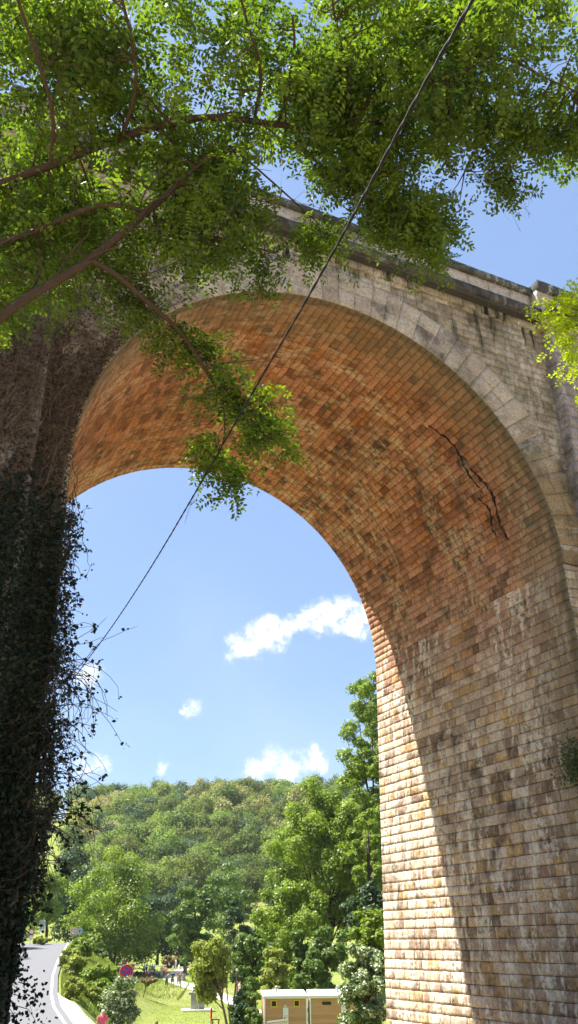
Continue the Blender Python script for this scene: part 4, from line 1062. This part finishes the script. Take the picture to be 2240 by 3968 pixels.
def text_mesh(name, s, size, mat, parent, loc, f, extr=.004):
    cu = bpy.data.curves.new(name, 'FONT'); cu.body = s; cu.size = size; cu.extrude = extr; cu.align_x = 'CENTER'; cu.align_y = 'CENTER'; cu.offset = size * .02
    tmp = bpy.data.objects.new('tmp', cu); COL.objects.link(tmp); bpy.context.view_layer.update()
    me = bpy.data.meshes.new_from_object(tmp.evaluated_get(bpy.context.evaluated_depsgraph_get())); bpy.data.objects.remove(tmp)
    me.materials.clear(); o = link(name, me, mat, parent); o.location = loc
    o.rotation_euler = (PI / 2, 0, math.atan2(f[1], f[0]) + PI / 2); return o
p, f, gz = sign_frame(285, 3611, 119)
t = thing('speed_limit_sign', 'round red ringed 70 sign on a pale square board at the road crest', 'road sign', (p[0], p[1], gz)); h = p[2] - gz; post(t, h)
m = MB(); m.box((f[0] * .04, f[1] * .04, h), (.86, .03, .78), math.atan2(f[1], f[0]) + PI / 2); m.add([(-RH[0] * .43 + f[0] * .05, -RH[1] * .43 + f[1] * .05, h + .39), (RH[0] * .43 + f[0] * .05, RH[1] * .43 + f[1] * .05, h + .39), (f[0] * .05, f[1] * .05, h + .60)], [(0, 1, 2)]); m.build('board', M['cream'], t)
m = MB(); m.disc((f[0] * .07, f[1] * .07, h), .36, .02, (f[0], f[1], 0), 28, .27); m.build('red_ring', M['red'], t)
m = MB(); m.disc((f[0] * .065, f[1] * .065, h), .27, .014, (f[0], f[1], 0), 28); m.build('disc', M['white'], t)
text_mesh('lettering', '70', .34, M['black'], t, (f[0] * .085, f[1] * .085, h), f)
p, f, gz = sign_frame(309, 3608, 121)
t = thing('pointed_sign', 'pale pointed sign with blue mark right of the 70 sign', 'road sign', (p[0], p[1], gz)); h = p[2] - gz; post(t, h)
m = MB(); a_ = math.atan2(f[1], f[0]) + PI / 2
P = [(u, w_) for u, w_ in ((-.36, -.36), (.36, -.36), (.36, .22), (0, .5), (-.36, .22))]
m.add([(math.cos(a_) * u + f[0] * k, math.sin(a_) * u + f[1] * k, h + w_) for k in (.05, .02) for u, w_ in P], [(0, 1, 2, 3, 4), (9, 8, 7, 6, 5)] + [(i, i + 5, (i + 1) % 5 + 5, (i + 1) % 5) for i in range(5)]); m.build('board', M['panelgreen'], t)
m = MB(); m.box((f[0] * .065, f[1] * .065, h - .02), (.10, .015, .34), a_); m.box((f[0] * .065, f[1] * .065, h + .05), (.3, .014, .08), a_); m.build('mark', M['blue'], t)
p, f, gz = sign_frame(164, 3587, 117)
t = thing('information_panel', 'white framed rectangular information panel on a post at the road crest', 'sign', (p[0], p[1], gz)); h = p[2] - gz; post(t, h, .05, 'white'); a_ = math.atan2(f[1], f[0]) + PI / 2
m = MB(); m.box((f[0] * .07, f[1] * .07, h), (.70, .04, 1.30), a_); m.build('board', M['white'], t)
m = MB(); m.box((f[0] * .095, f[1] * .095, h + .15), (.60, .012, .92), a_); m.build('picture', M['panelgreen'], t)
m = MB(); m.box((f[0] * .104, f[1] * .104, h - .32), (.66, .012, .03), a_); m.add([(math.cos(a_) * u + f[0] * .11, math.sin(a_) * u + f[1] * .11, h + w_) for u, w_ in ((-.08, .3), (.08, .3), (0, .5))], [(0, 1, 2)]); m.build('mark', M['grey'], t)
q = hit(169, 3657, False, 100, 119); t = thing('marker_stone', 'small white marker stone below the information panel', 'marker', q); m = MB(); m.lathe((0, 0, 0), [(.2, -.1), (.2, .45), (.12, .56)], 12); m.build('body', M['white'], t)
p, f, gz = sign_frame(122, 3611, 116)
t = thing('round_sign', 'red ringed round sign peeping out beside the ivy', 'road sign', (p[0], p[1], gz)); h = p[2] - gz; post(t, h)
m = MB(); m.disc((f[0] * .06, f[1] * .06, h), .36, .02, (f[0], f[1], 0), 28, .25); m.build('red_ring', M['red'], t)
m = MB(); m.disc((f[0] * .055, f[1] * .055, h), .25, .014, (f[0], f[1], 0), 28); m.build('disc', M['white'], t)
m = MB(); m.box((f[0] * .06, f[1] * .06, h - .72), (.36, .02, .42), math.atan2(f[1], f[0]) + PI / 2); m.build('lower_plate', M['white'], t)
# red topped stake, bench, small posts
p = atd(819, 3922, 57, False); gz = float(zg(*p[:2])); t = thing('marker_stake', 'thin stake with a red and white top left of the bench', 'stake', (p[0], p[1], gz)); h = p[2] - gz
m = MB(); m.tube([(0, 0, -.1), (0, 0, h - .3)], .035, 8); m.build('post', M['timber'], t); m = MB(); m.tube([(0, 0, h - .3), (0, 0, h + .2)], .06, 8); m.build('red_top', M['red'], t); m = MB(); m.tube([(0, 0, h + .2), (0, 0, h + .27)], .06, 8); m.build('white_tip', M['white'], t)
p = atd(836, 3950, 57, False); gz = float(zg(*p[:2])); f = facing(p); t = thing('bench', 'small dark timber bench beside the red topped stake', 'bench', (p[0], p[1], gz), math.atan2(f[1], f[0]) + PI / 2)
hb = p[2] - gz
m = MB(); m.box((0, 0, max(.35, hb)), (.48, .42, .06)); m.build('seat', M['timber'], t)
for sx in (-.18, .18): m = MB(); m.box((sx, 0, max(.33, hb) / 2), (.07, .36, max(.32, hb))); m.build('leg', M['timber'], t)
p = atd(607, 3961, 60, False); gz = float(zg(*p[:2])); t = thing('wooden_post', 'short brown post at the bottom of the lawn', 'post', (p[0], p[1], gz)); m = MB(); m.lathe((0, 0, 0), [(.1, -.1), (.1, p[2] - gz), (.07, p[2] - gz + .06)], 10); m.build('body', M['timber'], t)
q = at(915, 3775, 1, False)
p = atd(918, 3762, 56, False); gz = float(zg(*p[:2])); t = thing('leaning_pole', 'slim pale pole leaning beside the small yellow green tree', 'pole', (p[0] - .3, p[1], gz)); m = MB(); m.tube([(0, 0, -.2), (.15, 0, (p[2] - gz) / 2), (.3, 0, p[2] - gz)], [.07, .06, .045], 8); m.build('shaft', M['bark2'], t)
m = MB(); m.tube([(.3, 0, p[2] - gz), (.3, 0, p[2] - gz + .12)], .06, 8); m.build('cap', M['white'], t)
for (x, y, hh, lb) in ((717, 3774, 1.05, 'dark waste bin farther up the lawn'), (709, 3802, .95, 'grey waste bin beside the path bend')):
    q = hit(x, y, False); t = thing('waste_bin', lb, 'bin', q, 0, 'bins beside the lawn path'); m = MB(); m.lathe((0, 0, 0), [(.30, 0), (.34, hh * .85), (.36, hh * .86), (.34, hh)], 14); m.build('body', M['timber' if y < 3790 else 'grey'], t); m = MB(); m.lathe((0, 0, hh), [(.35, 0), (.2, .07)], 14); m.build('lid', M['dark'], t)
q = hit(616, 3760, False); t = thing('picnic_table', 'white topped picnic table behind the picnic crowd', 'table', q); m = MB(); m.box((0, 0, .74), (2.6, .9, .05)); m.build('table_top', M['white'], t)
for sx in (-1, 1): m = MB(); m.box((sx * 1.0, 0, .36), (.08, .7, .72)); m.build('leg', M['grey'], t)

# ------------------------------------------------------------------ people
def skin_mesh(name, joints, bones, mat, parent, sub=2):
    me = bpy.data.meshes.new(name); keys = [k for k in joints if any(k in b for b in bones)]
    idx = {k: i for i, k in enumerate(keys)}
    me.from_pydata([joints[k][0] for k in keys], [(idx[a], idx[b]) for a, b in bones], []); me.update()
    o = bpy.data.objects.new(name, me); COL.objects.link(o)
    o.modifiers.new('Skin', 'SKIN')
    bm = bmesh.new(); bm.from_mesh(me); ly = bm.verts.layers.skin.verify(); bm.verts.ensure_lookup_table()
    for k, i in idx.items():
        r = joints[k][1]; bm.verts[i][ly].radius = r if isinstance(r, tuple) else (r, r); bm.verts[i][ly].use_root = (i == 0)
    bm.to_mesh(me); bm.free()
    s = o.modifiers.new('Sub', 'SUBSURF'); s.levels = sub; s.render_levels = sub
    bpy.context.view_layer.update()
    dg = bpy.context.evaluated_depsgraph_get(); m2 = bpy.data.meshes.new_from_object(o.evaluated_get(dg)); bpy.data.objects.remove(o)
    m2.name = name; m2.polygons.foreach_set('use_smooth', [True] * len(m2.polygons)); m2.materials.clear()
    return link(name, m2, mat, parent)
SKIN = mat_plain('skin', (.45, .26, .17), .55, .08)
def person(label, pos, rz, top, bottom, hair=(.03, .02, .015), h=1.7, pose='stand', longhair=False, short=False, hands=False, group=None, dress=False):
    t = thing('person', label, 'person', pos, rz, group); s = h / 1.7
    J = {'pel': ((0, 0, .93), (.14, .10)), 'wai': ((0, 0, 1.07), (.12, .09)), 'che': ((0, 0, 1.28), (.155, .10)), 'nk0': ((0, .0, 1.42), (.075, .065)), 'nk': ((0, 0, 1.48), .05), 'hd0': ((0, -.02, 1.555), (.07, .085)), 'hd1': ((0, -.01, 1.635), (.072, .088)),
         'nose': ((0, -.108, 1.565), .012)}
    for q, sd in (('l', -1), ('r', 1)):
        J['hip' + q] = ((sd * .085, 0, .88), .088); J['kn' + q] = ((sd * .095, -.01, .49), .058); J['an' + q] = ((sd * .10, .02, .09), .04); J['to' + q] = ((sd * .115, -.14, .035), (.04, .03))
        J['sh' + q] = ((sd * .175, 0, 1.385), .052); J['el' + q] = ((sd * .23, .02, 1.12), .038); J['wr' + q] = ((sd * .24, -.03, .89), .026); J['ha' + q] = ((sd * .24, -.05, .81), (.016, .036))
    if pose == 'hold':
        for q, sd in (('l', -1), ('r', 1)): J['el' + q] = ((sd * .24, -.03, 1.13), .038); J['wr' + q] = ((sd * .12, -.24, 1.18), .026); J['ha' + q] = ((sd * .06, -.30, 1.2), (.018, .03))
    if pose == 'raise': J['elr'] = ((.25, -.05, 1.55), .038); J['wrr'] = ((.22, -.08, 1.80), .026); J['har'] = ((.21, -.09, 1.88), (.02, .03))
    if pose == 'lean':
        for k in list(J):
            (x, y, z), r = J[k]
            if z > 1.0: J[k] = ((x + (z - 1.0) * .35, y - (z - 1.0) * .35, z - (z - 1) * .08), r)
    if pose in ('sit', 'crouch'):
        dz = .62 if pose == 'sit' else .5
        for k in list(J):
            (x, y, z), r = J[k]
            if k[:2] not in ('kn', 'an', 'to', 'hi') or k == 'hi': J[k] = ((x, y, z - dz), r)
        for q, sd in (('l', -1), ('r', 1)):
            J['hip' + q] = ((sd * .09, -.02, .90 - dz), .088); J['kn' + q] = ((sd * .16, -.40, .42), .058); J['an' + q] = ((sd * .13, -.38 if pose == 'sit' else -.12, .07), .04); J['to' + q] = ((sd * .13, -.52 if pose == 'sit' else -.26, .035), (.04, .03))
            J['el' + q] = ((sd * .23, -.12, 1.12 - dz), .038); J['wr' + q] = ((sd * .17, -.33, 1.02 - dz), .026); J['ha' + q] = ((sd * .15, -.40, 1.0 - dz), (.018, .03))
    if pose == 'stride':
        J['knl'] = ((-.095, -.12, .50), .058); J['anl'] = ((-.10, -.22, .09), .04); J['tol'] = ((-.11, -.37, .05), (.04, .03)); J['anr'] = ((.10, .22, .12), .04); J['tor'] = ((.11, .10, .04), (.04, .03))
    for k in J: (x, y, z), r = J[k]; J[k] = ((x * s, y * s, z * s), tuple(v * s for v in r) if isinstance(r, tuple) else r * s)
    spine = [('pel', 'wai'), ('wai', 'che'), ('che', 'nk0'), ('nk0', 'nk'), ('nk', 'hd0'), ('hd0', 'hd1'), ('hd0', 'nose')]
    B = list(spine)
    for q in 'lr': B += [('pel', 'hip' + q), ('hip' + q, 'kn' + q), ('kn' + q, 'an' + q), ('an' + q, 'to' + q), ('nk0', 'sh' + q), ('sh' + q, 'el' + q), ('el' + q, 'wr' + q), ('wr' + q, 'ha' + q)]
    if hands:
        for q, sd in (('l', -1), ('r', 1)):
            (hx, hy, hz), _ = J['ha' + q]
            for k, (dy, ln) in enumerate(((-.028, .07), (-.009, .08), (.010, .075), (.028, .06))):
                a, b2 = 'f%s%da' % (q, k), 'f%s%db' % (q, k); J[a] = ((hx, hy + dy, hz - .04), .009); J[b2] = ((hx - sd * .02, hy + dy - .01, hz - .04 - ln), .007); B += [('ha' + q, a), (a, b2)]
            J['t' + q] = ((hx - sd * .01, hy - .055, hz - .02), .010); B.append(('ha' + q, 't' + q))
    skin_mesh('body', J, B, SKIN, t)
    g = .013 * s
    def grow(keys, extra=0, **ov):
        o = {}
        for k in keys: (p, r) = J[k]; o[k] = (ov.get(k, p), tuple(v + g + extra for v in r) if isinstance(r, tuple) else r + g + extra)
        return o
    mid = lambda a, b2, f_: tuple(J[a][0][i] * (1 - f_) + J[b2][0][i] * f_ for i in range(3))
    T = grow(['pel', 'wai', 'che', 'nk0', 'shl', 'shr']); TB = [('pel', 'wai'), ('wai', 'che'), ('che', 'nk0')]
    T['nk0'] = (J['nk0'][0], (.085 * s, .075 * s))
    for q in 'lr':
        T['e' + q] = (mid('sh' + q, 'el' + q, .55), .055 * s); TB += [('nk0', 'sh' + q), ('sh' + q, 'e' + q)]
    skin_mesh('shirt', T, TB, cloth(top), t)
    if dress:
        pz = J['pel'][0][2]; m = MB(); m.lathe((0, 0, 0), [(.15, pz + .08), (.20, pz - .1), (.25, pz - .42)], 14); m.build('skirt', cloth(bottom), t, smooth=True)
    else:
        T = grow(['pel', 'hipl', 'hipr', 'knl', 'knr']); TB = []
        T['pel'] = (J['pel'][0], (.150 * s, .112 * s))
        for q in 'lr':
            TB += [('pel', 'hip' + q), ('hip' + q, 'kn' + q)]
            if not short: T['a' + q] = (mid('kn' + q, 'an' + q, .92), .056 * s); TB.append(('kn' + q, 'a' + q))
        skin_mesh('trousers', T, TB, cloth(bottom), t)
    hx, hy, hz = J['hd1'][0]; H = {'a': ((hx, hy + .02 * s, hz + .02 * s), (.082 * s, .092 * s)), 'b': ((hx, hy + .055 * s, hz - .06 * s), (.078 * s, .055 * s))}; HBn = [('a', 'b')]
    if longhair: H['c'] = ((hx, hy + .07 * s, hz - .24 * s), (.085 * s, .035 * s)); HBn.append(('b', 'c'))
    skin_mesh('hair', H, HBn, cloth(hair), t)
    if hands:
        hx, hy, hz = J['hd0'][0]
        for sd in (-1, 1): m = MB(); m.lathe((sd * .03, hy - .092, hz + .03), [(.004, -.008), (.009, 0), (.004, .008)], 8); m.build('eye', M['black'], t)
        m = MB(); m.box((0, hy - .090, hz - .045), (.045, .012, .012)); m.build('mouth', cloth((.35, .08, .07)), t)
    return t
def face_cam(p): f = facing(p); return math.atan2(f[1], f[0]) + PI / 2
q = atd(401, 3908, 57, False); gz = float(zg(q[0], q[1]))
for dq in np.arange(62, 34, -.25):
    q = atd(401, 3908, dq, False)
    if q[2] - float(zg(q[0], q[1])) > 1.66: break
print('woman', dq, q[2] - float(zg(q[0], q[1])))
q[2] = float(zg(q[0], q[1])) + 1.66
person('woman with light blonde hair in a pink top walking below the bank', (q[0], q[1], q[2] - 1.66), face_cam(q) + .1, (.62, .09, .16), (.10, .10, .16), (.62, .50, .30), 1.68, 'stand', True, True, hands=True)
w_ = (.72, .72, .72); gp = 'picnic crowd on the lawn'
ppl = [
 (474, 3775, 'person in grey brown clothes, taller one of the pair nearest the forked trunk', 1.85, (.16, .12, .08), (.10, .08, .06), 'hold', 0),
 (482, 3776, 'person in dark clothes standing close against the grey brown one', 1.80, (.03, .025, .02), (.03, .025, .02), 'stand', .4),
 (496, 3776, 'person in lavender shirt and grey shorts seen from behind', 1.55, (.42, .40, .68), (.12, .11, .10), 'stand', PI),
 (513, 3778, 'person in purple top and black shorts seen from behind', 1.68, (.32, .20, .42), (.02, .02, .02), 'stand', PI),
 (558, 3781, 'person in white top standing at the left end of the crowd', 1.6, w_, (.10, .08, .10), 'stand', 2.4),
 (567, 3776, 'tall person in white shirt at the back of the crowd', 1.78, w_, (.15, .15, .18), 'hold', 1),
 (566, 3788, 'child in bright red and pink crouching in front of the crowd', 1.35, (.75, .05, .10), (.55, .05, .08), 'crouch', 1.2),
 (574, 3784, 'person in cream top sitting beside the child in red', 1.6, (.66, .60, .50), (.3, .1, .1), 'sit', .7),
 (580, 3781, 'slim person in white standing in the middle of the crowd', 1.65, w_, (.45, .35, .22), 'stand', 2.8),
 (588, 3780, 'person in brown top in the middle of the crowd', 1.66, (.25, .14, .08), (.3, .27, .2), 'stand', 1.8),
 (596, 3781, 'person in pale blue shirt right of the brown topped one', 1.62, (.50, .58, .68), (.12, .14, .2), 'hold', 4),
 (602, 3783, 'person in white shirt sitting at the right of the crowd', 1.66, w_, (.06, .06, .07), 'sit', 5),
 (608, 3785, 'person in grey sitting at the right end of the crowd', 1.6, (.4, .4, .4), (.1, .1, .1), 'sit', 2.5),
 (625, 3790, 'person in pink and white top, leftmost of the three by the path', 1.72, (.68, .36, .34), (.55, .5, .46), 'stand', .5),
 (634, 3791, 'person in white top with brown trousers, middle of the three by the path', 1.75, w_, (.2, .09, .06), 'hold', 1.4),
 (642, 3793, 'person in red striped top with brown trousers, right of the three by the path', 1.7, (.52, .14, .12), (.16, .08, .05), 'stand', 2.6),
 (645, 3824, 'person in teal blue top bending sideways, left of the trio on the lawn', 1.55, (.10, .32, .42), (.02, .03, .05), 'lean', .3),
 (667, 3827, 'person in black top and dark shorts, middle of the trio on the lawn', 1.72, (.03, .03, .03), (.05, .05, .05), 'hold', 0),
 (696, 3829, 'person in brown shirt and grey trousers, right of the trio on the lawn', 1.72, (.26, .17, .13), (.16, .14, .12), 'stand', .2),
 (690, 3822, 'person with one arm raised behind the brown shirted one', 1.8, (.2, .18, .15), (.12, .11, .10), 'raise', .1),
 (680, 3757, 'far person in white standing at the top of the path', 1.7, w_, (.5, .5, .5), 'stand', 1),
 (693, 3760, 'far person in white sitting on the grass near the path top', 1.6, w_, (.4, .4, .45), 'sit', 2),
 (671, 3760, 'far child in white sitting left of the path top', 1.3, w_, (.6, .6, .6), 'sit', 4)]
for x, y, lb, h, tc, bc, ps, rot in ppl:
    q = hit(x, y, False, 60)
    person(lb, q, face_cam(q) + rot, tc, bc, h=h, pose=ps, group=gp if y < 3795 and x < 660 else None, short=('shorts' in lb))
for x, y, lb, h, tc, bc in ((917, 3872, 'person in red behind the small yellow green tree', 1.7, (.6, .05, .06), (.2, .2, .2)), (928, 3876, 'person in white behind the leaning pole', 1.7, w_, (.5, .5, .55))):
    q = hit(x, y, False, 62); person(lb, q, face_cam(q) + 1, tc, bc, h=h)
for k, (x, y, c) in enumerate(((455, 3772, (.02, .02, .02)), (505, 3779, (.25, .2, .25)), (530, 3778, (.02, .02, .03)), (543, 3781, (.05, .07, .06)), (618, 3790, (.08, .07, .06)))):
    q = hit(x, y, False, 60)
    t = thing('backpack', ['black backpack beside the forked trunk', 'grey bag between the purple topped person and the lavender one', 'large black bag left of the crowd', 'dark green bag at the left foot of the crowd', 'dark brown bag lying between the crowd and the three by the path'][k], 'bag', q)
    m = MB(); m.lathe((0, 0, 0), [(.22, 0), (.30, .12), (.28, .38), (.16, .52), (.05, .56)], 10); m.build('body', cloth(c), t, smooth=True); m = MB(); m.tube([(.1, -.1, .5), (.1, -.2, .62), (-.1, -.2, .62), (-.1, -.1, .5)], .02, 5); m.build('strap', cloth((.05, .05, .05)), t)

# ------------------------------------------------------------------ light, sky, camera
sunv = Vector((-2.027, 1.0, 4.107)).normalized()
sl = bpy.data.lights.new('sun', 'SUN'); sl.energy = 4.8; sl.angle = R(.53); sl.color = (1, .95, .86)
so = bpy.data.objects.new('sun', sl); COL.objects.link(so); so.rotation_euler = sunv.to_track_quat('Z', 'Y').to_euler(); so.location = (-30, 20, 60)
w = bpy.data.worlds.new('World'); scene.world = w; w.use_nodes = True; nt = w.node_tree; nt.nodes.clear(); n = N(nt)
sky = n('ShaderNodeTexSky', sky_type='NISHITA', sun_disc=False, sun_elevation=math.asin(sunv.z), sun_rotation=math.atan2(sunv.x, sunv.y), altitude=100, air_density=1.0, dust_density=.6, ozone_density=2.6)
gen = n('ShaderNodeTexCoord').outputs['Generated']
blobs = [(740, 1572, 1.0), (590, 1600, .8), (900, 1590, .9), (570, 1665, .8), (600, 1640, 1.1), (625, 1630, 1.5), (670, 1600, 1.7), (700, 1585, 1.4), (765, 1560, 1.3), (800, 1555, 1.6), (845, 1545, 1.9), (890, 1560, 1.7), (925, 1555, 1.4), (490, 1778, 1.1), (478, 1782, .8),
         (210, 1925, 1.3), (252, 1920, .8), (415, 1925, 1.0), (640, 1940, 1.2), (700, 1912, 1.5), (660, 1935, 1.3), (775, 1912, 1.4), (810, 1912, 1.2), (860, 1902, .7), (720, 1945, 1.2), (235, 1690, 1.2), (205, 1700, 1.1)]
wn = n('ShaderNodeVectorMath', operation='ADD', i={0: gen, 1: n('ShaderNodeVectorMath', operation='SCALE', i={0: n('ShaderNodeTexNoise', i={'Vector': gen, 'Scale': 34, 'Detail': 5, 'Roughness': .6}).outputs[1], 'Scale': .045}).outputs[0]}).outputs[0]
wn = n('ShaderNodeVectorMath', operation='SUBTRACT', i={0: wn, 1: (.0225, .0225, .0225)}).outputs[0]
acc = None
for x, y, r in blobs:
    dv_ = ray(x, y); dv_ = dv_ / np.linalg.norm(dv_)
    ds2 = n('ShaderNodeVectorMath', operation='DISTANCE', i={0: wn, 1: tuple(float(q) for q in dv_)}).outputs['Value']
    g_ = n('ShaderNodeMapRange', interpolation_type='SMOOTHERSTEP', i={0: ds2, 1: 0.0, 2: r * .021, 3: 1.0, 4: 0.0}).outputs[0]
    acc = g_ if acc is None else mathn(n, 'ADD', acc, g_)
det = noise(n, gen, 60, 6, .65)
cm = sstep(n, mathn(n, 'MULTIPLY', acc, sstep(n, det, .28, .72, .25, 1.5)), .12, 1.5)
# faint thin veil
SKYS = .08
skc = n('ShaderNodeVectorMath', operation='SCALE', i={0: sky.outputs[0], 'Scale': SKYS}).outputs[0]
skc = mixc(n, .6, skc, (.112, .168, .284, 1))
CLOUD = (.42, .43, .45, 1)
veil = sstep(n, noise(n, gen, 3.0, 4, .5), .40, .75, 0.0, .10)
skc = mixc(n, veil, skc, CLOUD)
fin = mixc(n, mathn(n, 'MULTIPLY', cm, .78), skc, CLOUD)
bg = n('ShaderNodeBackground', i={0: fin, 1: 1.0}); o = n('ShaderNodeOutputWorld'); nt.links.new(bg.outputs[0], o.inputs[0])

hz, hnt = new_mat('haze'); vs_ = hnt.nodes.new('ShaderNodeVolumePrincipled'); vs_.inputs['Color'].default_value = (.86, .92, 1, 1); vs_.inputs['Density'].default_value = .00010; vs_.inputs['Anisotropy'].default_value = .3
hnt.links.new(vs_.outputs[0], hnt.nodes.new('ShaderNodeOutputMaterial').inputs['Volume'])
m = MB(); m.box((0, 0, 0), (9000, 9000, 1)); zlo, zhi = float(Zg.min()) - 1, 130.0
m.v = [(a, b2, zlo if c < 0 else zhi) for a, b2, c in m.v]; o = m.build('haze', hz); tagp(o, kind='stuff', label='thin pale summer haze in the valley air', cat='haze')
cam = bpy.data.cameras.new('Camera'); co = bpy.data.objects.new('Camera', cam); COL.objects.link(co); scene.camera = co
cam.sensor_fit = 'VERTICAL'; cam.sensor_height = 36; cam.lens = F_PX / 3968 * 36; cam.clip_start = .05; cam.clip_end = 6000
mw = Matrix(((RT[0], UP[0], -FW[0], CAM[0]), (RT[1], UP[1], -FW[1], CAM[1]), (RT[2], UP[2], -FW[2], CAM[2]), (0, 0, 0, 1))); co.matrix_world = mw
scene.render.resolution_x = 578; scene.render.resolution_y = 1024
scene.view_settings.view_transform = 'Standard'; scene.view_settings.look = 'None'; scene.view_settings.exposure = 1.75; scene.view_settings.gamma = 1
scene.render.engine = 'CYCLES'; scene.cycles.max_bounces = 8; scene.cycles.diffuse_bounces = 5; scene.cycles.transmission_bounces = 6
